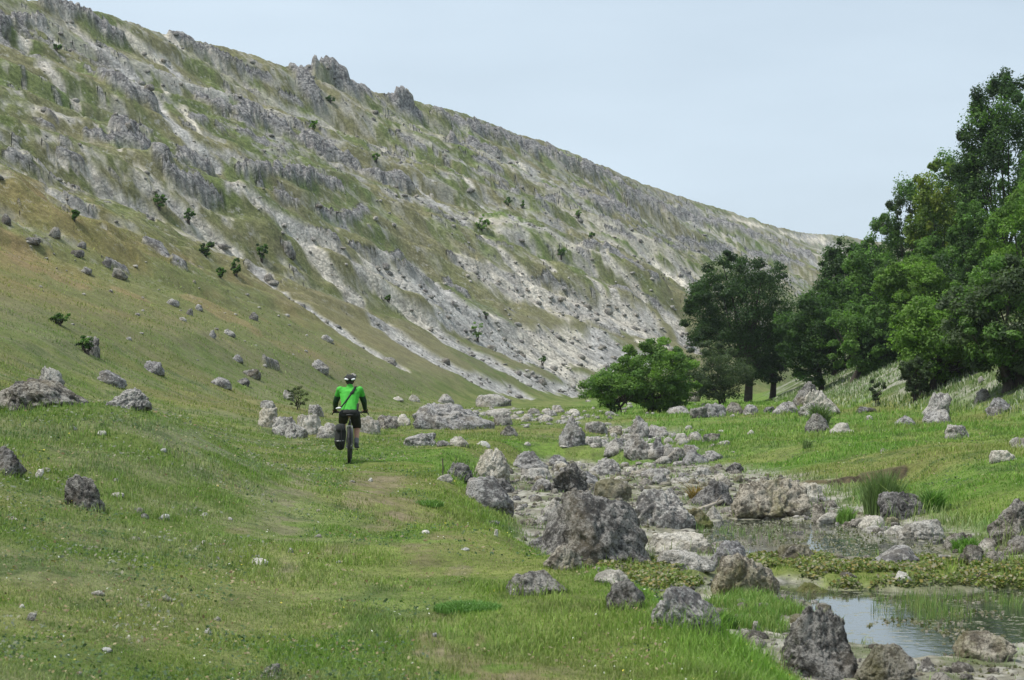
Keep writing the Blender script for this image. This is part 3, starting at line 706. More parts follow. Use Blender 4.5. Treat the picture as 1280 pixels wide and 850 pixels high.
 (232,242,383,394,'little dark upright rock alone on the middle of the brown slope','dark',0,3),
 (243,254,378,388,'little flat rock right of the dark upright one','grey',0,3),
 (207,225,371,382,'low stone left of the little dark upright rock','grey',-.3,3),
 (352,371,296,321,'grey crag beside the scree chute below the rock bands','far',-.6,4),
 (310,324,387,400,'grey rock at the edge of the grass below the scree chute','far',0,3),
 (60,77,280,297,'pale grey rock high on the left brown slope','far',-.2,4),
 (31,52,294,308,'flat grey rock left of the pale rock high on the left slope','far',-.3,4),
 (95,109,299,310,'small dark rock right of the pale rock high on the left slope','far',0,3),
 (88,107,310,322,'low rock just under the small dark rock on the left slope','far',-.3,3),
 (99,116,331,342,'flat dark rock on the brown slope below the two small ones','far',-.4,3),
 (127,140,320,334,'pale upright rock at the left of a broken pair on the left slope','far',0,3),
 (139,161,331,349,'wide low rock at the right of a broken pair on the left slope','far',-.3,4),
 (0,15,263,280,'dark rock at the left picture edge on the upper brown slope','far',0,3),
 (152,170,148,172,'dark tooth of rock on the middle band of the left ridge','far',0,4),
 # --- right bank, under the trees
 (1004,1049,486,518,'big pale rounded boulder under the trees','pale',.1,6),
 (998,1026,503,521,'grey stone in front of the big pale rounded boulder','grey',0,5),
 (990,1030,476,506,'dark boulder in the tree shade behind the big pale boulder','dark',.1,5),
 (965,998,501,516,'pale low boulder left of the big pale rounded boulder','grey',0,4),
 (953,970,508,516,'small dark stone left of the pale low boulder','dark',0,4),
 (928,948,505,518,'rounded pale stone in front of the tree trunks','grey',0,4),
 (903,930,502,518,'brown shaded rock left of the rounded pale stone','brown',0,4),
 (880,908,503,521,'grey rock at the foot of the grey green shrub','grey',0,4),
 (862,886,508,522,'dark grey rock left of the shrub foot','dark',0,4),
 (857,876,489,502,'brown rounded boulder seen between the two shrubs','brown',0,4),
 (833,862,507,517,'long low grey rock in the shade of the bright willow bush','grey',0,4),
 (1006,1038,516,541,'dark pointed boulder overgrown by a small plant on the right meadow','dark',.1,5),
 (1037,1065,528,542,'pale speckled stone beside the overgrown boulder','pale',0,4),
 (1151,1189,490,520,'tall square boulder split down the middle on the right meadow','grey',0,5),
 (1153,1191,511,529,'rounded stone in front of the tall square boulder','grey',0,5),
 (1181,1213,530,549,'blocky grey stone alone on the right meadow','grey',0,5),
 (1117,1146,519,532,'low speckled stone left of the tall square boulder','grey',-.1,4),
 (1233,1266,496,517,'rounded boulder on the right meadow near the wood edge','grey',0,5),
 (1218,1238,485,502,'shaded boulder at the wood edge behind the rounded one','dark',0,4),
 (1236,1271,562,577,'flat pale stone low on the right meadow','pale',0,4),
 (1262,1300,546,560,'flat pale stone at the right picture edge on the meadow','pale',.1,4),
 (1082,1092,519,525,'tiny stone on the right meadow beyond the pale speckled stone','grey',0,3),
 (1070,1096,508,516,'low dark stone at the edge of the flowering bank','dark',0,4),
 (1118,1140,713,728,'round smooth white object lying on the weedy strip','white',0,5),  # smooth white thing of unknown material, built with the stone shape
]
for q in ROCKS:
    x0, x1, yt, yb, lab, tone, sk, lv = q
    kw = {}
    if tone == 'white': kw = dict(rough=.25, name='stone', cat='stone')
    elif (x1-x0) < 22: kw = dict(name='stone', cat='stone')
    if 'outcrop' in lab or 'crag' in lab or 'cliff' in lab or 'ledge of' in lab or 'buttress' in lab: kw = dict(name='rock_outcrop', cat='rock outcrop')
    if 'pointed' in lab or 'peaked' in lab or 'fin of' in lab or 'triangular' in lab: kw['taper'] = .62
    elif 'biggest dark' in lab: kw['taper'] = .25
    elif 'dome' in lab or 'round' in lab or 'angular' in lab: kw['taper'] = .42
    if 'long slanting grey slab' in lab or 'smooth grey boulder' in lab: kw['rough'] = .5
    rock(x0, x1, yt, yb, lab, tone, sk, min(lv, 6), **kw)
# small pale stones scattered over the near meadow
SM = [(325,353,827,848,'grey'),(313,336,697,706,'white'),(314,326,693,699,'grey'),(33,46,765,776,'pale'),(113,131,737,744,'pale'),(127,141,808,815,'white'),(255,265,784,792,'white'),
 (170,181,634,642,'pale'),(176,186,641,648,'grey'),(198,213,642,650,'white'),(250,260,640,646,'white'),(250,258,675,680,'white'),(160,176,670,675,'pale'),(122,134,538,544,'white'),
 (44,55,586,597,'white'),(139,156,615,622,'pale'),(360,367,684,691,'white'),(203,215,745,752,'pale'),(267,276,770,776,'pale'),(24,31,754,760,'white'),(460,466,597,602,'white'),(436,445,600,603,'pale'),
 (527,537,662,667,'white'),(576,587,684,688,'white'),(540,549,790,796,'grey'),(606,625,650,655,'pale'),(617,623,661,671,'white'),(393,403,667,672,'grey'),(52,64,584,590,'pale'),(85,97,532,537,'white'),(200,209,560,565,'white'),
 (180,187,741,746,'white'),(268,275,695,699,'grey'),(285,291,646,650,'white'),(141,148,597,602,'pale'),(420,428,700,704,'grey'),(395,401,636,640,'pale'),(10,22,645,650,'pale'),(480,487,800,804,'white'),(95,104,838,845,'pale'),
 (1065,1073,741,746,'white'),(940,950,775,790,'grey'),(922,935,785,793,'pale'),(868,880,760,768,'grey'),(1242,1254,672,680,'white'),(1166,1174,664,670,'white'),(655,664,552,557,'pale'),(700,712,556,560,'pale'),
 (1222,1230,470,478,'pale'),(1100,1109,560,565,'pale'),(934,944,537,543,'pale'),(1060,1068,537,542,'pale')]
import re
_lm = []
for q in ROCKS:
    if q[1]-q[0] < 22: continue
    t_ = re.split(r' (?:with|at|on|in|beside|behind|lying|left|right|above|below|of|between|touching|sunk|rising|cut|set|standing|leaning|under|alone|just|crossing|partly|seen|overgrown|from|sloping|and|falling|resting)( |$)', q[4])[0]
    _lm.append(((q[0]+q[1])/2, q[3], t_))
_cnt = {}
for _, _, t_ in _lm: _cnt[t_] = _cnt.get(t_, 0)+1
_lm = [l for l in _lm if _cnt[l[2]] == 1 and len(l[2].split()) >= 2]
_used = {}
ORD = ['', 'second ', 'third ', 'fourth ', 'fifth ', 'sixth ', 'seventh ', 'eighth ', 'ninth ', 'tenth ', 'eleventh ', 'twelfth ']
TN = dict(white='white', pale='pale', grey='grey', brown='brown', dark='dark', moss='mossy', far='grey', )
def near_label(px, py, tone, w):
    L = min(_lm, key=lambda l: math.hypot((l[0]-px), (l[1]-py)*2.2)); dx, dy = px-L[0], (py-L[1])*2.2
    side = ('to the right of' if dx > 0 else 'to the left of') if abs(dx) > abs(dy) else ('in front of' if dy > 0 else 'beyond')
    sz = 'tiny' if w < 8 else ('small' if w < 15 else 'loose')
    key = (sz, tone, side, L[2]); k = _used.get(key, 0); _used[key] = k+1
    return '%s%s %s stone %s the %s' % (ORD[min(k, 11)], sz, TN[tone], side, L[2])
for k, (a, b, c, d, tn) in enumerate(SM):
    lb = near_label((a+b)/2, d, tn, b-a) + ' on the grass' if k else 'fist sized grey stone lying in the nearest grass left of the track'
    rock(a, b, c, d, lb, tn, 0, 3 if k else 5, name='stone', cat='stone', group='small stones scattered on the grass', rough=.8)
# rubble: the stony channel and stream edges, distributed on the ground
RB = []
rr = random.Random(5)
def scatter(n, poly, smin, smax, tones, lab, grp, flat=.6):
    xs = [p[0] for p in poly]; ys = [p[1] for p in poly]; k = 0; tries = 0
    while k < n and tries < n*40:
        tries += 1
        a = rr.uniform(min(xs), max(xs)); b = rr.uniform(min(ys), max(ys))
        if not inside(np.array([a]), np.array([b]), poly)[0]: continue
        s_ = smin*(smax/smin)**(rr.random()**1.8); RB.append((a, b, s_, rr.choice(tones), lab, grp)); k += 1
scatter(56, [(640,520),(700,512),(770,520),(740,534),(700,530),(650,536)], 6, 17, ['grey','pale','grey'], 'grey rubble stone in the dry channel behind the blocky upright boulder', 'rubble in the dry channel')
scatter(34, [(645,578),(700,575),(760,590),(720,612),(660,606),(640,590)], 8, 26, ['grey','pale','brown'], 'rubble stone on the ledges above the biggest boulder', 'rubble on the ledges')
scatter(46, [(770,590),(900,590),(910,640),(870,600),(800,612),(760,610)], 7, 22, ['pale','grey','brown'], 'pale rubble stone between the mid stream boulders', 'rubble between mid stream boulders')
scatter(50, [(1000,602),(1060,636),(1180,664),(1290,695),(1280,706),(1150,680),(1050,664),(990,650)], 6, 20, ['pale','brown','grey'], 'stream stone along the far waterline', 'stones along the far waterline')
scatter(44, [(640,625),(680,622),(700,700),(760,730),(860,770),(830,735),(740,700),(660,660)], 6, 18, ['pale','grey','brown'], 'stream stone along the near waterline', 'stones along the near waterline')
scatter(46, [(880,655),(1060,650),(1180,680),(1080,705),(960,712),(890,700)], 5, 20, ['brown','pale','grey'], 'small stone lying in the shallow water', 'stones in the shallow water')
scatter(34, [(960,735),(1040,750),(1150,815),(1280,830),(1290,860),(1080,850),(1040,780)], 5, 16, ['brown','pale'], 'small stone at the edge of the sky reflecting pool', 'stones around the pool')
scatter(34, [(730,500),(860,505),(1000,512),(900,524),(740,520)], 5, 13, ['pale','grey'], 'small stone at the foot of the shrubs', 'stones at the foot of the shrubs')
scatter(46, [(130,180),(520,240),(760,420),(700,490),(520,400),(330,280)], 4, 9, ['far'], 'grey block lying loose on the scree slope', 'blocks on the scree slope')
scatter(50, [(640,340),(850,330),(850,440),(700,490),(560,440)], 4, 10, ['far'], 'grey block in the lower right boulder field of the slope', 'blocks in the slope boulder field')
scatter(44, [(0,290),(250,330),(420,430),(480,480),(200,450),(0,380)], 4, 10, ['far','grey'], 'small grey rock poking from the brown slope', 'rocks poking from the brown slope')
RB.sort(key=lambda q: -q[2]*(q[1]-470 if q[1] > 500 else 15)**.5)
def one(a, b, s_, tn, lab, grp):
    return rock(a-s_/2, a+s_/2, b-s_*rr.uniform(.35, .65), b, lab, tn, rr.uniform(-.3, .3), 3 if s_ < 18 else 4, name='stone', cat='stone', group=grp, K=9)
for a, b, s_, tn, lab, grp in RB[:165]: one(a, b, s_, tn, near_label(a, b, tn, s_), grp)
# the uncounted rest: one object of loose rubble
LIB = [rock_shape(1, rr.uniform(.6, 1), rr.uniform(.4, .7), 7000+k, 2, 7, rr.uniform(-.3, .3), .8) for k in range(14)]
def rubble(name, pts, mat):          # pts: x, y, size, dz
    VV = []; FF = []; n = 0
    for x, y, s_, dz in pts:
        V, Fc = LIB[rr.randrange(14)]; a = rr.uniform(0, 6.28); c, q = math.cos(a), math.sin(a)
        V = V*s_; V = np.stack([V[:, 0]*c-V[:, 1]*q+x, V[:, 0]*q+V[:, 1]*c+y, V[:, 2]*rr.uniform(.35, .9)+dz], -1); VV.append(V); FF.append(Fc+n); n += len(V)
    o = mesh_np(name, np.vstack(VV), np.vstack(FF), mat, smooth=True)
    return tag(o, kind='stuff')
def fill(n, poly_world, smin, smax):
    xs = [p[0] for p in poly_world]; ys = [p[1] for p in poly_world]
    x = np.random.RandomState(3).uniform(min(xs), max(xs), n*3); y = np.random.RandomState(4).uniform(min(ys), max(ys), n*3)
    m = inside(x, y, poly_world); x, y = x[m][:n], y[m][:n]; z = gsample(x, y, G['Z'])
    s_ = smin*(smax/smin)**(np.random.RandomState(5).rand(len(x))**2.2)
    return list(zip(x, y, s_, z))
bedc = [(max(min(a, 9), -3), min(b, 70)) for a, b in BEDP]
pts = [p for p in fill(3000, bedc, .03, .26)]
il_ = np.minimum(sdf(np.array([p[0] for p in pts]), np.array([p[1] for p in pts]), ISLP), sdf(np.array([p[0] for p in pts]), np.array([p[1] for p in pts]), ISL2P))
pts = [p for p, v in zip(pts, il_) if v > -.1 or rr.random() < .12]
pl_ = np.minimum(sdf(np.array([p[0] for p in pts]), np.array([p[1] for p in pts]), POOLP), sdf(np.array([p[0] for p in pts]), np.array([p[1] for p in pts]), POOL2P))
pts = [p for p, v in zip(pts, pl_) if v > .05 or rr.random() < .25]
rubble('stream_pebbles', pts, RM['brown'])
pts = []
for a, b, s_, tn, lab, grp in RB[165:]:
    h = hit(a, b)
    if h: pts.append((h.x, h.y, s_*h.y/F, h.z))
ch_ = [(4.2,52),(3,62),(5.8,80),(1,98),(-2,125),(0,150)]
for k in range(420):
    i_ = rr.randrange(5); t_ = rr.random(); x = ch_[i_][0]*(1-t_)+ch_[i_+1][0]*t_+rr.gauss(0, .9); y = ch_[i_][1]*(1-t_)+ch_[i_+1][1]*t_
    pts.append((x, y, rr.uniform(.12, .5), ground(x, y)))
rubble('loose_rubble', pts, RM['grey'])
# scree blocks, far too many to count
pts = []
rsx = np.random.RandomState(12)
x = rsx.uniform(-60, 75, 60000); y = rsx.uniform(90, 420, 60000)
msk = gsample(x, y, G['sc']); keep = (msk > .35) & (rsx.rand(60000) < .16+.2*(msk > .7)) & (np.abs(np.arctan2(x, y)) < R(15.5))
x, y = x[keep], y[keep]; z = gsample(x, y, G['Z']); sz = .22*(5.5**(rsx.rand(len(x))**2.6))
rubble('scree_blocks', list(zip(x, y, sz, z)), RM['far'])
print('scree blocks', len(x))

# ------------------------------------------------------------------ foliage materials
def leaf_mat(name, cols=None, trans=.46, rough=.55, var=.35):
    t = NT(name); c = t.N('Attribute', attribute_name='Col').outputs['Color']
    d = t.N('BsdfPrincipled', {'Base Color': c, 'Roughness': rough, 'Specular IOR Level': .25})
    tr = t.N('BsdfTranslucent', {'Color': t.mix(1.0, c, (1.1,1.35,.6), 'MULTIPLY')})
    m = t.N('MixShader', {0: trans}); t.l.new(d.outputs[0], m.inputs[1]); t.l.new(tr.outputs[0], m.inputs[2]); t.l.new(m.outputs[0], t.out.inputs[0]); return t.m
LEAF = leaf_mat('leaf'); GRASS = leaf_mat('grass_blade', trans=.25)
BARK = simple('bark', (.055,.045,.036), .95, nscale=8, var=.35, bump=.5)
TWIG = simple('twig', (.10,.085,.065), .95, nscale=8, var=.3)

# ------------------------------------------------------------------ grass blades
BLK = np.array([1.62, 1.78, 1.55])
def blades(x, y, z, h, w, lean, col, seed):
    rs = np.random.RandomState(seed); n = len(x); a = rs.uniform(0, math.pi*2, n); b = rs.uniform(0, math.pi*2, n)
    ca, sa = np.cos(a)*w/2, np.sin(a)*w/2; lx, ly = np.cos(b)*lean*h, np.sin(b)*lean*h
    V = np.empty((n, 5, 3)); V[:, 0] = np.stack([x-ca, y-sa, z-.01], -1); V[:, 1] = np.stack([x+ca, y+sa, z-.01], -1)
    V[:, 2] = np.stack([x+ca*.8+lx*.3, y+sa*.8+ly*.3, z+h*.6], -1); V[:, 3] = np.stack([x-ca*.8+lx*.3, y-sa*.8+ly*.3, z+h*.6], -1)
    V[:, 4] = np.stack([x+lx, y+ly, z+h], -1)
    i = np.arange(n)[:, None]*5
    T = np.concatenate([i+np.array([[0,1,2]]), i+np.array([[0,2,3]]), i+np.array([[3,2,4]])], 0)
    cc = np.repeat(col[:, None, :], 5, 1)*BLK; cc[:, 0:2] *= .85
    return V.reshape(-1, 3), T, cc.reshape(-1, 3)
def grass_field(name, n, r0, r1, hmin, hmax, wpx, seed, mat=GRASS):
    rs = np.random.RandomState(seed); r = r0*(r1/r0)**rs.rand(n); th = rs.uniform(-R(15.4), R(15.4), n)
    x = r*np.sin(th); y = r*np.cos(th); dn = gsample(x, y, G['dens']); k = rs.rand(n) < dn
    x, y, r = x[k], y[k], r[k]
    boost = np.ones(len(x))
    if r0 < 20:
        kk = np.ones(len(x), bool)
        for (qx, qy, qr) in RFP:
            if qy > 60: continue
            sel = np.nonzero((np.abs(x-qx) < qr+.3) & (np.abs(y-qy) < qr+.3))[0]
            dd_ = np.hypot(x[sel]-qx, y[sel]-qy)-qr; kk[sel[dd_ < -qr*.5]] = False; boost[sel] = np.maximum(boost[sel], 1+1.3*np.exp(-(np.maximum(dd_, 0)/.09)**2))
        x, y, r, boost = x[kk], y[kk], r[kk], boost[kk]
    z = gsample(x, y, G['Z']); c = gsample(x, y, G['col'])
    pn = fb(x*1.6, y*1.3, 201, 3); pm = fb(x*.5, y*.4, 203, 3); n = len(x)
    h = (hmin+(hmax-hmin)*rs.rand(n)**1.6)*(.35+1.3*ss(.35, .68, pn*.6+pm*.4)); h *= boost; h *= (r/12)**.25*(.75+.5*ss(-1, 2, x-.03*y))
    # taller growth along the stream edges
    d = sdf(x, y, BEDP); h *= 1+.9*np.exp(-((d-.4)/.6)**2)*(y < 45)
    w = wpx*r/2000*(.7+.6*rs.rand(n))
    pb = ss(.09, .15, c[:, 2])[:, None]*.85*((r < 75) & (x > -2))[:, None]; c = c*(1-pb)+np.array([.115,.145,.045])*pb
    v = .78+.5*rs.rand(n); c = c*v[:, None]; dry = rs.rand(n) < .10; c = np.where(dry[:, None], c*.5+np.array([.17,.145,.075])*.6, c)
    lt = rs.rand(n) < .12; c = np.where(lt[:, None], c*np.array([1.25,1.35,1.0]), c)
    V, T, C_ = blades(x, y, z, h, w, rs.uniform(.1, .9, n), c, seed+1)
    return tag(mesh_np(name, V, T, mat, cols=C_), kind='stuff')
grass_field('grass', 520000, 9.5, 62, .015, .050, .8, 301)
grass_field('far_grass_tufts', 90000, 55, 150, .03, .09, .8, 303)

def tuft(x, y, z, n, rad, h, w, col, seed, lean=.35, name='grass_tuft'):
    rs = np.random.RandomState(seed); a = rs.uniform(0, 6.28, n); q = rad*np.sqrt(rs.rand(n)); X = x+q*np.cos(a); Y = y+q*np.sin(a)
    hh = h*rs.uniform(.5, 1, n)*(1-.4*(q/rad)**2)
    return X, Y, np.full(n, z), hh, np.full(n, w), lean*rs.uniform(.3, 1.3, n), np.array(col)[None]*rs.uniform(.7, 1.35, (n, 1))
# rush clump by the dark boulder
def leafy(name, px0, px1, py_top, py_base, n, col, label, cat, wpx=.9, lean=.35, seed=1, group=None, Zsame=True):
    h = hit((px0+px1)/2, py_base)
    if h is None: return
    s_ = h.y/F; X, Y, Z, hh, w, ln, c = tuft(0, 0, 0, n, (px1-px0)*s_*.33, (py_base-py_top)*s_*1.08, wpx*h.y/2000, col, seed, lean)
    V, T, C_ = blades(X, Y, Z, hh, w, ln, c, seed+1); o = mesh_np(name, V, T, GRASS, cols=C_); o.location = h
    return tag(o, label, cat, group)
leafy('rush_clump', 1068, 1142, 576, 642, 900, (.085,.115,.045), 'tall dark green rush clump on the far stream bank beside a dark boulder', 'rushes', 1.0, .38, 5)
leafy('rush_clump', 1040, 1075, 628, 655, 260, (.11,.17,.04), 'short bright rush clump at the foot of the tall rushes', 'rushes', .9, .4, 6)
leafy('grass_tuft', 880, 930, 763, 785, 600, (.055,.10,.022), 'dark green leafy tuft at the right foot of the angular grey boulder', 'grass tuft', 1.3, .7, 7)
leafy('grass_tuft', 1180, 1240, 668, 690, 420, (.085,.15,.03), 'bright tuft hanging over the bank left of the large boulder at the right edge', 'grass tuft', 1.2, .7, 8)
leafy('grass_tuft', 1148, 1185, 605, 640, 420, (.07,.125,.03), 'green weeds at the right side of the dark bank boulder', 'grass tuft', 1.2, .7, 9)
leafy('grass_tuft', 505, 565, 623, 632, 500, (.085,.14,.036), 'dark green tussock beside the worn track beyond the nearest bare patch', 'grass tuft', 1.0, .8, 10)
leafy('grass_tuft', 520, 650, 750, 762, 2000, (.075,.135,.034), 'broad dark green tussock on the near grass right of the track', 'grass tuft', 1.0, .9, 11)
leafy('grass_tuft', 1000, 1018, 545, 560, 120, (.10,.13,.05), 'small tuft at the top of the eroded bank', 'grass tuft', 1.0, .6, 12)
leafy('weed', 1008, 1040, 500, 530, 260, (.075,.10,.04), 'small leafy plant growing over the dark pointed boulder on the right meadow', 'plant', 1.6, .8, 13)
leafy('weed', 860, 885, 600, 630, 220, (.16,.10,.04), 'rusty brown weeds on the dark jagged boulder in mid stream', 'plant', 1.6, .8, 14)
# reeds standing in the pool and weed strips
def reeds(name, poly, n, h0, h1, w, cols, seed, lean=.2):
    rs = np.random.RandomState(seed); P = [flat(a, b, WATER) for a, b in poly]; xs = [p[0] for p in P]; ys = [p[1] for p in P]
    x = rs.uniform(min(xs), max(xs), n*4); y = rs.uniform(min(ys), max(ys), n*4); m = inside(x, y, P) & (fb(x*2.2, y*1.4, seed, 3) > .51); x, y = x[m][:n], y[m][:n]; n = len(x)
    z = np.maximum(gsample(x, y, G['Z']), WATER-.1); c = np.array(cols)[rs.randint(0, len(cols), n)]*rs.uniform(.75, 1.25, (n, 1))
    V, T, C_ = blades(x, y, z, rs.uniform(h0, h1, n), w*np.hypot(x, y)/2000, lean*rs.rand(n)*1.5, c, seed+1)
    return tag(mesh_np(name, V, T, GRASS, cols=C_), kind='stuff')
reeds('reeds', [(1055,752),(1140,746),(1280,748),(1280,770),(1180,790),(1090,780)], 1500, .08, .26, .8, [(.09,.14,.045),(.12,.16,.055),(.16,.17,.07)], 401)
reeds('reeds', [(880,760),(925,742),(985,752),(1010,775),(960,800),(900,790)], 4200, .04, .15, .9, [(.10,.16,.04),(.15,.18,.06)], 403, .6)
reeds('reeds', [(860,655),(960,655),(1040,665),(980,676),(880,672)], 700, .05, .2, .8, [(.12,.16,.06)], 405)
cress = [(.16,.20,.04),(.12,.16,.035),(.24,.20,.06),(.28,.26,.17),(.09,.14,.03)]
def leaves_flat(name, P, n, size, cols, seed, hz=.05, thr=.42, dz=0.):
    rs = np.random.RandomState(seed); xs = [p[0] for p in P]; ys = [p[1] for p in P]
    x = rs.uniform(min(xs), max(xs), n*4); y = rs.uniform(min(ys), max(ys), n*4); m = inside(x, y, P) & (fb(x*2.0, y*1.5, seed, 3) > thr); x, y = x[m][:n], y[m][:n]; n = len(x)
    z = np.maximum(gsample(x, y, G['Z']), WATER if y.max() < 60 else -9)+rs.rand(n)*hz+dz
    nn = rs.normal(size=(n, 3))*.6+np.array([0, -.3, 1]); nn /= np.linalg.norm(nn, axis=1)[:, None]
    a = np.cross(nn, rs.normal(size=(n, 3))); a /= np.linalg.norm(a, axis=1)[:, None]; b = np.cross(nn, a); s_ = size*rs.uniform(.5, 1.3, n)[:, None]
    c0 = np.stack([x, y, z], -1); V = np.stack([c0-a*s_*.5, c0+b*s_*.4, c0+a*s_*.5, c0-b*s_*.4], 1).reshape(-1, 3)
    i = np.arange(n)[:, None]*4; Q = i+np.array([[0,1,2,3]]); c = np.array(cols)[rs.randint(0, len(cols), n)]*rs.uniform(.75, 1.2, (n, 1))
    return tag(mesh_np(name, V, Q, GRASS, cols=np.repeat(c, 4, 0)), kind='stuff')
leaves_flat('water_weeds', ISLP, 16000, .045, cress, 411, .07)
leaves_flat('water_weeds', ISL2P, 9000, .045, cress, 413, .07)
leaves_flat('water_weeds', [flat(a, b, WATER) for a, b in [(860,650),(1070,640),(1200,690),(1080,704),(900,700)]], 3600, .035, [(.13,.14,.06),(.27,.26,.21),(.18,.17,.12)], 415, .015, .50)
leaves_flat('water_weeds', [flat(a, b, WATER) for a, b in [(1060,760),(1290,740),(1300,850),(1150,850)]], 1100, .04, [(.13,.13,.06),(.24,.22,.17)], 417, .01, .52)

# low weeds and tiny flowers in the turf
def turf(name, n, thr, size, cols, seed, r0=10, r1=60, dz=.02, xm=99):
    rs = np.random.RandomState(seed); r = r0*(r1/r0)**rs.rand(n); th = rs.uniform(-R(15.4), R(15.4), n); x = r*np.sin(th); y = r*np.cos(th)
    k = (gsample(x, y, G['dens']) > .6) & (fb(x*1.3, y*1.1, seed, 4) > thr) & (x < xm); x, y, r = x[k], y[k], r[k]; n = len(x)
    z = gsample(x, y, G['Z'])+dz*rs.rand(n)*1.6
    nn = rs.normal(size=(n, 3))*.5+np.array([0, -.35, 1]); nn /= np.linalg.norm(nn, axis=1)[:, None]
    a = np.cross(nn, rs.normal(size=(n, 3))); a /= np.linalg.norm(a, axis=1)[:, None]; b = np.cross(nn, a); s_ = (size*rs.uniform(.5, 1.3, n)*np.sqrt(r/14))[:, None]
    c0 = np.stack([x, y, z], -1); V = np.stack([c0-a*s_*.5, c0+b*s_*.3, c0+a*s_*.5, c0-b*s_*.3], 1).reshape(-1, 3)
    c = np.array(cols)[rs.randint(0, len(cols), n)]*rs.uniform(.75, 1.25, (n, 1))
    return tag(mesh_np(name, V, np.arange(n)[:, None]*4+np.array([[0,1,2,3]]), GRASS, cols=np.repeat(c, 4, 0)), kind='stuff')
turf('meadow_weeds', 42000, .58, .030, [(.055,.105,.03),(.075,.13,.04),(.06,.10,.045)], 601, dz=.05)
turf('grey_herbs', 26000, .55, .034, [(.19,.21,.15),(.15,.17,.11),(.24,.23,.16)], 603, dz=.06, xm=-2.2)
turf('dry_litter', 16000, .52, .03, [(.30,.26,.15),(.24,.19,.10),(.17,.12,.06)], 605, dz=.035)
turf('small_flowers', 1500, .40, .016, [(.70,.70,.62),(.70,.70,.62),(.65,.55,.08)], 607, dz=.05)

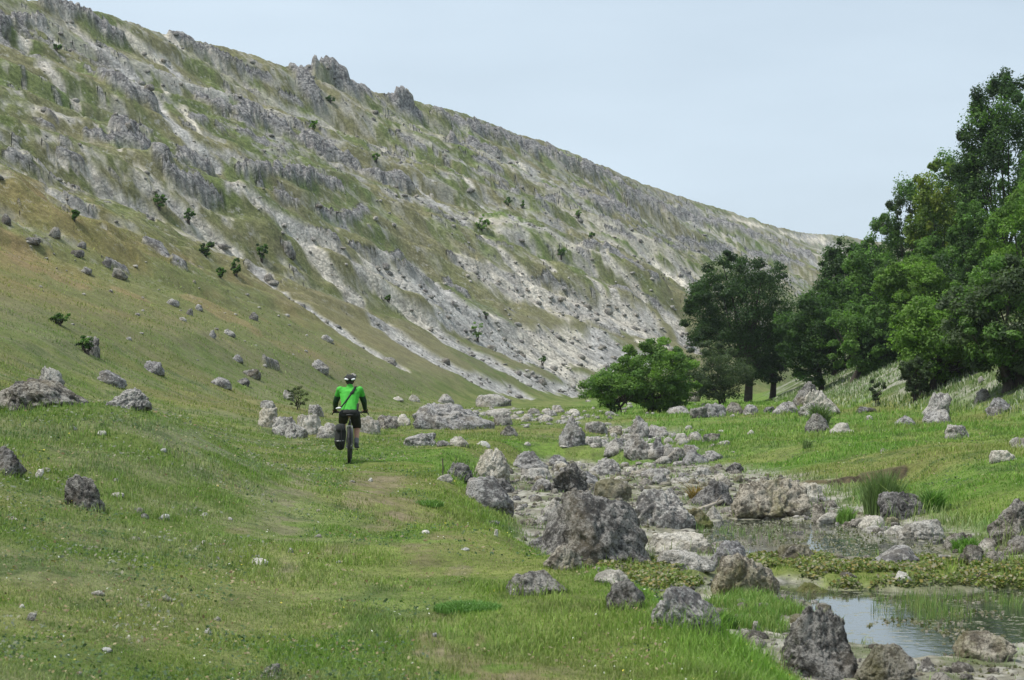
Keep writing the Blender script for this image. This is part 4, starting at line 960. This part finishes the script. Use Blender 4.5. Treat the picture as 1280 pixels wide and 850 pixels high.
# ------------------------------------------------------------------ trees and bushes
def tube(pts, radii, n=7):
    pts = np.array(pts, float); m = len(pts); V = []; 
    for k in range(m):
        d = pts[min(k+1, m-1)]-pts[max(k-1, 0)]; d /= np.linalg.norm(d)+1e-9
        a = np.cross(d, [.3, .9, .2]); a /= np.linalg.norm(a)+1e-9; b = np.cross(d, a)
        t = np.linspace(0, 2*math.pi, n, endpoint=False)[:, None]; V.append(pts[k]+radii[k]*(np.cos(t)*a+np.sin(t)*b))
    V = np.vstack(V); Q = []
    for k in range(m-1):
        for j in range(n): Q.append([k*n+j, k*n+(j+1) % n, (k+1)*n+(j+1) % n, (k+1)*n+j])
    return V, np.array(Q)
def join(parts):
    V = []; Q = []; n = 0
    for v, q in parts: V.append(v); Q.append(q+n); n += len(v)
    return np.vstack(V), np.vstack(Q)
def make_tree(px0, px1, pyt, pyb, label, Z=None, base=None, cols=((.035,.065,.018),), name='broadleaf_tree', cat='tree', group=None, nc=80, nl=170, leaf=.17, seed=1, stems=1, trunk_r=None, open_=0., depth=.85, spiky=0.):
    rs = np.random.RandomState(seed); nl = int(nl*1.45); leaf *= .84
    if base is not None:
        h = hit(*base); p = h; Z = h.y
    else:
        x = ((px0+px1)/2-CX)/F*Z; p = Vector((x, Z, ground(x, Z)))
    s_ = Z/F; W_ = (px1-px0)*s_; top = CAMZ+(HOR-pyt)*s_-p.z; bot = max(CAMZ+(HOR-pyb)*s_-p.z, .1)
    cx = ((px0+px1)/2-CX)*s_-p.x; Hc = top-bot; root = empty(name, p, label, cat, group)
    C0 = np.array([cx, 0, bot+Hc/2]); hw = np.array([W_/2, W_/2*depth, Hc/2])
    # cluster centres: uneven crown
    d = rs.normal(size=(nc, 3)); d /= np.linalg.norm(d, axis=1)[:, None]
    rad = .35+.50*rs.rand(nc)**.6; lump = .86+.34*fb3(d*1.7+seed*3.1, seed, 2)
    cc = d*rad[:, None]*np.minimum(lump, 1.02)[:, None]
    cr = rs.uniform(.20, .34, nc)*(1-.25*(rad > .75))
    cc[:, 2] = np.where(cc[:, 2] < -.4, np.minimum(cc[:, 2]*1.15, -.4), cc[:, 2])
    if spiky:
        k = int(nc*.35); cc[:k] *= rs.uniform(.80, .98, (k, 1))/ np.maximum(np.linalg.norm(cc[:k], axis=1), .3)[:, None]; cr[:k] *= .5
    CW = C0+cc*hw; RW = cr[:, None]*np.array([hw[0], hw[1], (hw[0]+hw[2])/2*.8])
    # leaves
    cl = np.repeat(np.arange(nc), nl); n = len(cl); e = rs.normal(size=(n, 3)); e /= np.linalg.norm(e, axis=1)[:, None]
    e[:, 2] = np.where(e[:, 2] < 0, e[:, 2]*.6, e[:, 2])
    q = (.45+.6*rs.rand(n)); P = CW[cl]+e*RW[cl]*q[:, None]
    P += (fb3(P*2.2, seed+9, 2)[:, None]-.5)*leaf*3
    nn = e*.9+rs.normal(size=(n, 3))*.55+np.array([0, 0, .45]); nn /= np.linalg.norm(nn, axis=1)[:, None]
    a = np.cross(nn, rs.normal(size=(n, 3))); a /= np.linalg.norm(a, axis=1)[:, None]; b = np.cross(nn, a)
    sz = leaf*rs.uniform(.55, 1.25, n)[:, None]
    V = np.stack([P-a*sz*.62, P+b*sz*.33-nn*sz*.08, P+a*sz*.62, P-b*sz*.33-nn*sz*.08], 1).reshape(-1, 3)
    Q = np.arange(n)[:, None]*4+np.array([[0,1,2,3]])
    base_c = np.array(cols)[rs.randint(0, len(cols), nc)]*rs.uniform(.82, 1.2, (nc, 1)); c = base_c[cl]*rs.uniform(.72, 1.35, (n, 1))
    mesh_np('crown', V, Q, LEAF, cols=np.repeat(c, 4, 0), parent=root)
    # trunk and limbs
    tr = trunk_r or max(.05, W_*.028); parts = []
    order = np.argsort(rs.rand(nc))
    for s in range(stems):
        fx = (s-(stems-1)/2)*tr*2.2; fork = C0*np.array([.4, .4, 0])+np.array([fx*2.5, rs.uniform(-.1, .1), bot+Hc*.22]); mid = fork*.5+rs.normal(size=3)*tr*.5
        parts.append(tube([[fx, 0, -.3], [fx*1.05, 0, .1], mid, fork], [tr*1.7, tr*1.2, tr, tr*.8], 9))
        for k in order[s::stems][:int(16/stems)+4]:
            e_ = CW[k]; m1 = fork*.55+e_*.45+np.array([0, 0, -.05*Hc])+rs.normal(size=3)*W_*.03
            parts.append(tube([fork-[0, 0, .1], m1, e_], [tr*.55, tr*.3, tr*.08], 5))
    V, Q = join(parts); mesh_np('trunk', V, Q, BARK, smooth=True, parent=root)
    return root
DK = ((.044,.086,.026),(.054,.104,.030),(.036,.070,.022)); MD = ((.100,.185,.042),(.120,.215,.048),(.082,.155,.038))
BR = ((.14,.24,.042),(.165,.28,.05),(.11,.195,.038)); YG = ((.15,.21,.034),(.11,.17,.032),(.18,.225,.036),(.09,.15,.03)); GG = ((.068,.100,.046),(.085,.12,.056),(.055,.082,.038))
make_tree(852, 1000, 312, 478, 'big dark broadleaf tree with a round crown and a thick trunk alone on the meadow', base=(935,503), cols=DK, nc=150, nl=230, leaf=.19, seed=11, trunk_r=.28, spiky=1)
make_tree(915, 1002, 395, 482, 'dark slim trunked tree directly behind the right side of the big lone tree', base=(966,497), cols=DK, nc=60, nl=170, leaf=.19, seed=12, trunk_r=.22)
make_tree(762, 880, 424, 522, 'tall bright green willow bush between the scree and the grey green shrub', base=(818,516), cols=BR+MD[:1], name='willow_bush', cat='bush', nc=90, nl=260, leaf=.14, seed=13, stems=4, trunk_r=.08, spiky=1)
make_tree(722, 815, 452, 522, 'low spreading willow bush on the left side of the tall one', base=(770,517), cols=BR+MD[:1], name='willow_bush', cat='bush', nc=60, nl=240, leaf=.14, seed=46, stems=4, trunk_r=.07)
make_tree(845, 946, 424, 502, 'grey green hawthorn shrub with thin stems between the willow bush and the big dark tree', base=(903,506), cols=GG, name='hawthorn_shrub', cat='shrub', nc=80, nl=200, leaf=.13, seed=14, stems=3, trunk_r=.07, spiky=1)
T = 'trees of the wood on the right'
make_tree(964, 1066, 358, 484, 'dark green tree with a short bent trunk right of the big lone tree', base=(1027,489), cols=DK[:2]+MD[2:], group=T, nc=90, nl=200, leaf=.18, seed=15, trunk_r=.17)
make_tree(1030, 1145, 366, 482, 'mid green tree with a dark trunk at the corner of the wood', base=(1068,477), cols=MD, group=T, nc=90, nl=200, leaf=.18, seed=16, trunk_r=.2, spiky=1)
make_tree(1104, 1252, 362, 492, 'light yellow green bushy tree in the front row of the wood', base=(1165,488), cols=YG[1:2]+BR, group=T, nc=110, nl=210, leaf=.16, seed=17, stems=3)
make_tree(1176, 1335, 316, 484, 'large grey green tree at the right end of the front row of the wood', base=(1268,484), cols=GG+MD[:2], group=T, nc=140, nl=230, leaf=.16, seed=18, stems=2, trunk_r=.2, spiky=1)
make_tree(1014, 1112, 286, 465, 'dark narrow crowned tree behind the front row at the valley end of the wood', Z=150, cols=DK, group=T, nc=90, nl=190, leaf=.22, seed=19, spiky=1)
make_tree(1088, 1190, 318, 400, 'light green rounded tree glowing in front of the dark upper wood', Z=122, cols=BR, group=T, nc=80, nl=200, leaf=.18, seed=20)
make_tree(1070, 1138, 262, 430, 'slender green tree on the skyline at the lower end of the wood', Z=160, cols=MD, group=T, nc=60, nl=170, leaf=.22, seed=21, spiky=1)
make_tree(1098, 1172, 205, 410, 'green tree on the wood skyline left of the yellow green tree', Z=152, cols=MD+GG[:1], group=T, nc=80, nl=180, leaf=.22, seed=22, spiky=1)
make_tree(1132, 1215, 186, 420, 'yellow green tree with golden tufts in the middle of the wood', Z=140, cols=YG, group=T, nc=100, nl=190, leaf=.2, seed=23, spiky=1)
make_tree(1192, 1325, 76, 430, 'tallest dark green tree reaching up at the upper right of the wood', Z=128, cols=DK+MD[:2], group=T, nc=190, nl=230, leaf=.19, seed=24, spiky=1)
make_tree(1150, 1240, 175, 440, 'dark green tree between the yellow green one and the tallest one', Z=146, cols=DK+MD[:1], group=T, nc=100, nl=180, leaf=.22, seed=25)
make_tree(1228, 1345, 222, 430, 'bright green tree at the right edge in front of the tallest tree', Z=112, cols=BR+MD[:1], group=T, nc=100, nl=220, leaf=.16, seed=26, spiky=1)
make_tree(1258, 1360, 165, 400, 'leafy green tree crown cut by the right picture edge', Z=120, cols=MD, group=T, nc=80, nl=200, leaf=.18, seed=27)
make_tree(1080, 1200, 320, 480, 'shaded dark tree filling the middle of the wood', Z=135, cols=DK, group=T, nc=80, nl=160, leaf=.2, seed=28)
make_tree(1150, 1300, 300, 480, 'deep green tree half hidden behind the yellow green front bush', Z=125, cols=DK+MD[:1], group=T, nc=90, nl=180, leaf=.2, seed=29)
make_tree(990, 1095, 335, 480, 'dark tree between the bent trunk tree and the corner tree', Z=140, cols=DK+MD[:1], group=T, nc=80, nl=170, leaf=.2, seed=30)
make_tree(1262, 1400, 85, 450, 'dark tree continuing the wood beyond the right picture edge', Z=140, cols=DK, group=T, nc=110, nl=160, leaf=.22, seed=31)
make_tree(1046, 1112, 295, 420, 'small shrubby tree low on the skyline beside the slender tree', Z=175, cols=MD, group=T, nc=40, nl=140, leaf=.25, seed=32)
make_tree(1040, 1130, 300, 440, 'deep green tree between the slender skyline tree and the corner tree', Z=138, cols=MD+DK[:1], group=T, nc=80, nl=170, leaf=.2, seed=41)
make_tree(1180, 1260, 245, 400, 'mid green tree below the tallest tree, right of the yellow green one', Z=120, cols=MD+DK[1:2], group=T, nc=90, nl=190, leaf=.18, seed=42, spiky=1)
make_tree(1225, 1320, 300, 470, 'dark tree crown low at the right edge behind the large grey green tree', Z=116, cols=DK+MD[:1], group=T, nc=90, nl=180, leaf=.18, seed=43)
make_tree(1125, 1200, 290, 400, 'green tree crown just above the light green rounded tree', Z=132, cols=MD, group=T, nc=80, nl=180, leaf=.2, seed=44, spiky=1)
make_tree(1060, 1150, 400, 492, 'low dark undergrowth tree at the foot of the corner tree', Z=122, cols=DK, group=T, nc=60, nl=160, leaf=.18, seed=45)
make_tree(1120, 1170, 440, 498, 'low leafy shrub in front of the yellow green bushy tree', base=(1145,502), cols=GG, name='shrub', cat='shrub', nc=35, nl=120, leaf=.12, seed=33, stems=3, trunk_r=.04)
make_tree(1085, 1108, 470, 506, 'thin straggly shrub alone on the flowering bank', base=(1096,508), cols=GG, name='shrub', cat='shrub', nc=16, nl=60, leaf=.11, seed=34, stems=2, trunk_r=.03)
make_tree(358, 388, 480, 512, 'thorn bush with thin twigs on the slope foot left of the cyclist', base=(373,512), cols=((.075,.10,.035),(.10,.12,.05)), name='thorn_bush', cat='bush', nc=26, nl=60, leaf=.06, seed=35, stems=3, trunk_r=.02, spiky=1)
BUSH = [(190,208,236,262,'small bush below the dark rock band, upper of the slope bushes',0),(319,335,298,326,'dark upright bush beside the scree chute',0),(248,266,300,320,'rounded bush on the left edge of the long scree',0),
 (268,282,333,347,'low dark bush left of a pair on the grass strip',0),(288,302,322,345,'taller bush right of a pair on the grass strip',0),(229,242,260,277,'small dark bush between scree and grass below the band',0),
 (87,97,262,275,'tiny bush on the left slope edge of the brown grass',0),(65,76,50,64,'small bush near the top left of the slope',0),(590,614,268,288,'bright green bush in the middle of the far slope',1),
 (588,606,401,424,'bright green bush low on the boulder slope',1),(406,420,118,128,'dark bush under the tall skyline crag',0),(481,490,367,378,'tiny dark bush on the pale scree',0),(603,612,388,396,'tiny bush left above the low bright one',0),
 (630,640,245,257,'small dark bush high in the middle slope',0),(650,656,250,260,'tiny dark bush right of the small one high on the slope',0),(695,708,310,322,'small bush right of the middle slope',0),(672,684,445,455,'dark low bush near the scree foot',0),
 (718,728,262,272,'small bush under the right skyline cliff',1),(464,476,190,202,'bright low bush beside the middle rock band',1),(386,398,148,164,'small bush in a gap of the middle rock band',1),(735,744,290,300,'tiny bush below the right cliffs',0),
 (60,86,393,406,'dark shrubby patch on the near left slope',0),(96,120,418,442,'bush wrapped round the dark upright rock on the left slope',0)]
for k, (a, b, c, d, lb, br_) in enumerate(BUSH):
    make_tree(a, b, c, d-2, lb, base=((a+b)/2, d), cols=BR[:2] if br_ else (MD+GG[:1]), name='bush', cat='bush', group='small bushes dotted over the slope', nc=16, nl=55, leaf=.20 if c < 350 else .12, seed=60+k, stems=2, trunk_r=.05)
# flowers on the bank under the wood
def scatter_world(fn_mask, x0, x1, y0, y1, n, seed):
    rs = np.random.RandomState(seed); x = rs.uniform(x0, x1, n); y = rs.uniform(y0, y1, n); m = fn_mask(x, y); return x[m], y[m]
x, y = scatter_world(lambda x, y: (np.abs(np.where(inside(x, y, RFOOT+[(5000,5000),(5000,-80)]), 1, -1)*polydist(x, y, RFOOT)-4.5) < 4.5) & (fb(x*.4, y*.4, 501, 3) > .44), 14, 45, 55, 150, 60000, 502)
z = gsample(x, y, G['Z']); rs = np.random.RandomState(503); n = len(x)
c = np.array([(.26,.25,.20),(.10,.14,.05),(.08,.11,.04),(.34,.33,.28)])[rs.randint(0, 4, n)]*rs.uniform(.8, 1.1, (n, 1))
V, T_, C_ = blades(x, y, z, rs.uniform(.08, .28, n), .045+.03*rs.rand(n), rs.uniform(.1, .6, n), c, 504)
tag(mesh_np('wildflowers', V, T_, GRASS, cols=C_), kind='stuff')

# ------------------------------------------------------------------ bicycle and rider
def hull(spheres, seg=2):
    """closed convex hull round ellipsoids ((x,y,z),(rx,ry,rz))"""
    D, _ = ICO[seg]; bm = bmesh.new()
    for c, r in spheres:
        r = np.array([r]*3 if np.isscalar(r) else r)
        for p in D*r+np.array(c): bm.verts.new(p)
    res = bmesh.ops.convex_hull(bm, input=bm.verts)
    junk = [g for g in res['geom_interior'] if isinstance(g, bmesh.types.BMVert)]
    bmesh.ops.delete(bm, geom=junk, context='VERTS'); bmesh.ops.triangulate(bm, faces=bm.faces)
    bm.verts.index_update(); V = np.array([v.co[:] for v in bm.verts]); Q = np.array([[v.index for v in f.verts] for f in bm.faces]); bm.free(); return V, Q
def fused(name, hulls, mat, parent, voxel=.007, smooth=6):
    V, Q = join([hull(h) for h in hulls]); o = mesh_np(name+'_tmp', V, Q, mat)
    m = o.modifiers.new('r', 'REMESH'); m.mode = 'VOXEL'; m.voxel_size = voxel; m.use_smooth_shade = True
    m = o.modifiers.new('s', 'SMOOTH'); m.factor = .5; m.iterations = smooth
    dg = bpy.context.evaluated_depsgraph_get(); me = bpy.data.meshes.new_from_object(o.evaluated_get(dg)); me.name = name
    bpy.data.objects.remove(o); o = bpy.data.objects.new(name, me); COL.objects.link(o); o.parent = parent
    for p in me.polygons: p.use_smooth = True
    return o
def torus(R_, r_, n=48, m=10, c=(0, 0, 0)):      # wheel in the YZ plane
    a = np.linspace(0, 2*math.pi, n, endpoint=False); b = np.linspace(0, 2*math.pi, m, endpoint=False); A, B = np.meshgrid(a, b, indexing='ij')
    V = np.stack([r_*np.sin(B)+c[0], (R_+r_*np.cos(B))*np.cos(A)+c[1], (R_+r_*np.cos(B))*np.sin(A)+c[2]], -1).reshape(-1, 3)
    Q = np.array([[i*m+j, i*m+(j+1) % m, ((i+1) % n)*m+(j+1) % m, ((i+1) % n)*m+j] for i in range(n) for j in range(m)]); return V, Q
M_black = simple('black_rubber', (.018,.018,.019), .7); M_frame = simple('frame_paint', (.05,.052,.058), .35, spec=.6); M_steel = simple('brushed_metal', (.42,.42,.43), .35, metal=.9)
M_skin = simple('skin', (.42,.23,.15), .6, var=.08); M_green = simple('green_jersey', (.055,.40,.035), .75, nscale=12, var=.2, bump=.25); M_dk = simple('black_cloth', (.016,.018,.017), .85, nscale=14, var=.3, bump=.3)
M_dkg = simple('dark_green_sleeve', (.012,.045,.018), .85); M_sock = simple('grey_sock', (.14,.14,.15), .9); M_shoe = simple('grey_shoe', (.05,.052,.058), .7); M_white = simple('white_shell', (.72,.73,.74), .4); M_hair = simple('hair', (.05,.038,.03), .8)
base = hit(436.5, 579.0)
bike = empty('bicycle', base, 'dark touring bicycle being ridden away along the grassy track', 'bicycle', rz=R(3.4))
def part(name, VQ, mat, parent=bike, smooth=True): return mesh_np(name, VQ[0], VQ[1], mat, smooth=smooth, parent=parent)
for y0_ in (0, 1.06):
    wob = empty('wheel', (0, 0, 0)); wob.parent = bike
    part('tyre', torus(.312, .033, c=(0, y0_, .342)), M_black, wob); part('rim', torus(.285, .011, c=(0, y0_, .342)), M_steel, wob)
    knobs = []
    for k in range(56):
        a = k/56*2*math.pi
        for sx in (-.012, .012): knobs.append(hull([((sx, y0_+.343*math.cos(a), .342+.343*math.sin(a)), (.007, .006, .006))], 2))
    part('tread', join(knobs), M_black, wob)
    sp = []
    for k in range(24):
        a = k/24*2*math.pi; sp.append(tube([[(.03 if k % 2 else -.03), y0_, .342], [0, y0_+.28*math.cos(a), .342+.28*math.sin(a)]], [.0013, .0013], 4))
    part('spokes', join(sp), M_steel, wob); part('hub', tube([[-.06, y0_, .342], [.06, y0_, .342]], [.02, .02], 10), M_steel, wob)
T_ = tube
fr = [T_([[0,.43,.29],[0,.24,.84]],[.017,.016],8), T_([[0,.43,.29],[0,.86,.72]],[.02,.02],8), T_([[0,.26,.80],[0,.83,.86]],[.017,.017],8), T_([[0,.81,.92],[0,.88,.70]],[.022,.022],8)]
for s in (-1, 1): fr += [T_([[s*.02,.25,.79],[s*.062,0,.342]],[.009,.009],6), T_([[s*.02,.41,.29],[s*.062,0,.342]],[.010,.010],6), T_([[s*.05,.88,.69],[s*.055,1.06,.342]],[.016,.012],6)]
part('frame', join(fr), M_frame)
part('rack', join([T_([[s*.06,-.05,.36],[s*.06,-.12,.74],[s*.05,.22,.74]],[.005]*3,5) for s in (-1,1)]+[T_([[-.06,-.12+.08*k,.74],[.06,-.12+.08*k,.74]],[.004]*2,5) for k in range(5)]), M_steel)
part('seat_post', T_([[0,.24,.84],[0,.21,.93]],[.013]*2,8), M_steel)
part('saddle', hull([((0,.10,.955),(.075,.05,.022)),((0,.33,.955),(.02,.03,.015))]), M_black)
part('handlebar', T_([[-.33,.90,1.0],[-.1,.93,1.0],[0,.94,1.0],[.1,.93,1.0],[.33,.90,1.0]],[.013]*5,8), M_frame); 
for s in (-1, 1):
    part('grip', T_([[s*.22,.917,1.0],[s*.34,.895,1.0]],[.019]*2,8), M_black); part('bar_end', T_([[s*.335,.895,1.0],[s*.36,.98,.97],[s*.37,1.0,.95]],[.013]*3,7), M_black)
part('stem', T_([[0,.82,.93],[0,.94,1.0]],[.018]*2,8), M_frame)
cr_ = empty('crankset', (0,0,0)); cr_.parent = bike
part('crank', join([T_([[.06,.43,.29],[.08,.27,.27]],[.011,.009],6), T_([[-.06,.43,.29],[-.08,.59,.31]],[.011,.009],6), T_([[-.07,.43,.29],[.07,.43,.29]],[.018]*2,8)]), M_steel, cr_)
part('chainring', torus(.085,.004,32,6,(.05,.43,.29)), M_black, cr_)
part('pedal', hull([((.11,.27,.268),(.005,.005,.005)),((.17,.27,.268),(.005,.05,.012))]), M_black, cr_); part('pedal', hull([((-.11,.59,.308),(.005,.005,.005)),((-.17,.59,.308),(.005,.05,.012))]), M_black, cr_)
part('brake_lever', T_([[.20,.92,.99],[.27,.97,.93],[.31,.96,.91]],[.007]*3,6), M_black)
part('mudguard', T_([[0,-.10,.70],[0,-.27,.62],[0,-.34,.50]],[.012,.016,.014],6), M_black)
# pannier hanging on the left of the rack
pan = empty('pannier_bag', base, 'bulky black pannier bag hanging on the left side of the rear rack', 'bag', rz=R(3.4)); pan.scale = (1.22, 1.2, 1.12); pan.location.x += .035
fused('bag_body', [[((-.17,-.08,.62),(.075,.11,.07)),((-.19,-.09,.40),(.085,.14,.11)),((-.17,-.06,.30),(.07,.11,.07)),((-.13,.08,.50),(.05,.10,.16))]], M_dk, pan, .008, 3)
part('flap', hull([((-.17,-.09,.675),(.075,.11,.03)),((-.17,-.20,.60),(.07,.02,.04))]), M_dk, pan); 
part('reflective_strip', T_([[-.26,-.15,.405],[-.22,-.225,.40],[-.15,-.232,.405],[-.11,-.20,.41]],[.006]*4,6), M_steel, pan)
part('strap', T_([[-.15,-.2,.66],[-.15,-.235,.52],[-.15,-.23,.35]],[.008]*3,5), M_black, pan)
# rider
rider = empty('person', base, 'cyclist in a bright green jersey, black shorts and helmet riding away from the camera', 'person', rz=R(3.4)); rider.scale = (1.10, 1, 1)
def arm(s): return [[((s*.175,.47,1.455),.062),((s*.255,.58,1.23),.046)],[((s*.255,.58,1.23),.044),((s*.275,.83,1.06),.028)],[((s*.275,.83,1.06),.028),((s*.28,.89,1.045),(.042,.04,.024))]]
body = [[((0,.24,1.0),(.155,.12,.10)),((0,.33,1.18),(.135,.10,.08))],[((0,.33,1.18),(.135,.10,.08)),((0,.45,1.38),(.17,.115,.10))],[((-.15,.47,1.45),.06),((.15,.47,1.45),.06),((0,.45,1.36),(.16,.11,.08))],
        [((0,.50,1.48),.058),((0,.56,1.58),.052)],
        [((0,.575,1.645),(.074,.092,.095)),((0,.61,1.585),(.052,.07,.045))],[((0,.675,1.625),.012),((0,.69,1.605),.013)],
        [((.076,.57,1.625),(.010,.018,.03))],[((-.076,.57,1.625),(.010,.018,.03))]]
for s in (-1, 1):
    body += arm(s)
    for k in range(4):     # fingers wrapped over the grip
        fx = s*(.255+.021*k); L = (.9, 1.05, 1.0, .8)[k if s > 0 else k]
        body += [[((fx,.905,1.045),.0095),((fx,.905+.035*L,1.035),.009)],[((fx,.905+.035*L,1.035),.009),((fx,.93+.012*L,1.0),.0085)],[((fx,.93+.012*L,1.0),.0085),((fx,.925,.982),.008)]]
    body += [[((s*.245,.875,1.035),.012),((s*.228,.90,1.015),.010)],[((s*.228,.90,1.015),.010),((s*.232,.93,.992),.009)]]
legs = {1: [(.095,.24,.97),(.13,.60,.70),(.125,.24,.40)], -1: [(-.095,.24,.97),(-.13,.66,.80),(-.13,.54,.42)]}
for s, (hp, kn, an) in legs.items():
    cf = tuple(kn[i]*.68+an[i]*.32+(0, -.02, 0)[i] for i in range(3))
    body += [[(hp,(.085,.09,.085)),(kn,.058)],[(kn,.056),(cf,.056)],[(cf,.055),(an,.037)],[(an,.038),((an[0],an[1]-.03,an[2]-.06),.035)],[((an[0],an[1]-.02,an[2]-.07),.035),((an[0]+s*.01,an[1]+.15,an[2]-.09),(.038,.04,.022))]]
fused('body', body, M_skin, rider, .0065, 4)
fused('jersey', [[((0,.26,1.06),(.165,.125,.05)),((0,.33,1.18),(.158,.122,.08))],[((0,.33,1.18),(.158,.122,.08)),((0,.445,1.38),(.195,.135,.10))],[((-.165,.465,1.44),.072),((.165,.465,1.44),.072),((0,.445,1.36),(.185,.13,.08))],[((0,.49,1.49),.07),((0,.51,1.52),.064)],
   [((.175,.47,1.455),.075),((.215,.52,1.35),.064)],[((-.175,.47,1.455),.075),((-.215,.52,1.35),.064)]], M_green, rider, .007, 4)
for s in (-1, 1):
    fused('sleeve', [[((s*.205,.51,1.37),.063),((s*.255,.58,1.23),.057)],[((s*.255,.58,1.23),.057),((s*.272,.80,1.075),.040)]], M_dkg, rider, .007, 3)
    fused('glove', [[((s*.275,.85,1.055),.033),((s*.282,.895,1.045),(.048,.042,.029))]], M_dk, rider, .006, 2)
    hp, kn, an = legs[s]
    mid = tuple(hp[i]*.12+kn[i]*.88 for i in range(3))
    fused('shoe', [[((an[0],an[1]-.035,an[2]-.075),(.042,.04,.04)),((an[0]+s*.012,an[1]+.16,an[2]-.095),(.045,.045,.026))],[((an[0],an[1]-.02,an[2]-.03),.045),((an[0],an[1],an[2]-.08),(.042,.06,.03))]], M_shoe, rider, .006, 2)
    c2 = tuple(an[i]*.8+kn[i]*.2 for i in range(3)); fused('sock', [[(an,.044),(c2,.050)]], M_sock, rider, .006, 2)
fused('shorts', [[((0,.23,1.0),(.178,.14,.09)),((0,.27,1.06),(.16,.122,.05))]]+[[(legs[s][0],(.105,.11,.10)),(tuple(legs[s][0][i]*.1+legs[s][1][i]*.9 for i in range(3)),(.088,.085,.07))] for s in (1,-1)]+[[(tuple(legs[s][0][i]*.1+legs[s][1][i]*.9 for i in range(3)),(.088,.085,.06)),((legs[s][1][0],legs[s][1][1]-.03,legs[s][1][2]+.0),(.082,.07,.04))] for s in (1,-1)], M_dk, rider, .007, 3)
part('hair', hull([((0,.565,1.63),(.079,.09,.07)),((0,.54,1.59),(.06,.06,.04))]), M_hair, rider)
hel = part('helmet', hull([((0,.575,1.685),(.108,.14,.078)),((0,.49,1.672),(.098,.07,.05))], 3), M_dk, rider)
for s in (-1, 1): part('helmet_panel', hull([((s*.078,.455,1.672),(.024,.03,.020)),((s*.046,.425,1.662),(.022,.02,.016))]), M_white, hel)
part('vent_rib', join([T_([[x_,.45,1.69],[x_,.50,1.745],[x_,.60,1.762],[x_,.68,1.73]],[.012]*4,6) for x_ in (-.045,0,.045)]), M_black, hel)
part('shoulder_strap', join([hull([((-.165,.135,1.09),(.014,.004,.014)),((-.06,.235,1.24),(.016,.004,.016))]), hull([((-.06,.235,1.24),(.016,.004,.016)),((.03,.305,1.38),(.017,.005,.017))]), hull([((.03,.305,1.38),(.03,.012,.03)),((.06,.33,1.42),(.03,.012,.03))]), hull([((.05,.325,1.41),(.02,.008,.02)),((.10,.39,1.505),(.024,.01,.024))]), hull([((.06,.315,1.38),(.012,.006,.012)),((.19,.42,1.30),(.012,.006,.012))])]), M_dk, rider)
part('side_panel', hull([((.145,.19,1.06),(.02,.02,.02)),((.152,.24,1.17),(.02,.02,.02))]), M_dk, rider)
bott = part('waist_pouch', hull([((-.185,.15,1.095),(.045,.03,.022)),((-.23,.17,1.085),(.02,.02,.018))]), M_white, rider)
# thin post and driftwood
h = hit(553, 597); s_ = h.y/F
V, Q = join([tube([[0,0,-.1],[.01,0,.17],[0,0,24*s_]],[.012,.011,.009],7), tube([[0,0,22*s_],[.02,0,22.6*s_]],[.006,.004],5)]); o = mesh_np('thin_post', V, Q, TWIG, smooth=True); o.location = h; tag(o, 'thin weathered post standing in the grass beside the left bank boulders', 'post')
a, b = hit(869, 641), hit(906, 632)
d = b-a; V, Q = join([tube([[0,0,.02],[d.x*.5,d.y*.5,d.z*.5+.06],[d.x,d.y,d.z+.10]],[.04,.034,.022],8), tube([[d.x*.7,d.y*.7,d.z*.7+.08],[d.x*.85,d.y*.7,d.z*.7+.22]],[.014,.006],6)])
o = mesh_np('driftwood_branch', V, Q, simple('driftwood', (.30,.26,.21), .9, nscale=6, var=.3, bump=.4), smooth=True); o.location = a; tag(o, 'bleached driftwood branch lying against the big pale mid stream boulder', 'branch')
# ------------------------------------------------------------------ haze: the valley air between here and the far ridge
bm = bmesh.new(); bmesh.ops.create_cube(bm, size=1); me = bpy.data.meshes.new('haze'); bm.to_mesh(me); bm.free()
o = bpy.data.objects.new('haze', me); COL.objects.link(o); o.scale = (12100, 12100, 66); o.location = (0, 0, 28.6); tag(o, kind='stuff')
hm = NT('haze'); pv = hm.N('VolumePrincipled', {'Color': (.80,.87,.95,1), 'Density': .00014, 'Anisotropy': .2}); hm.l.new(pv.outputs[0], hm.out.inputs['Volume']); me.materials.append(hm.m)
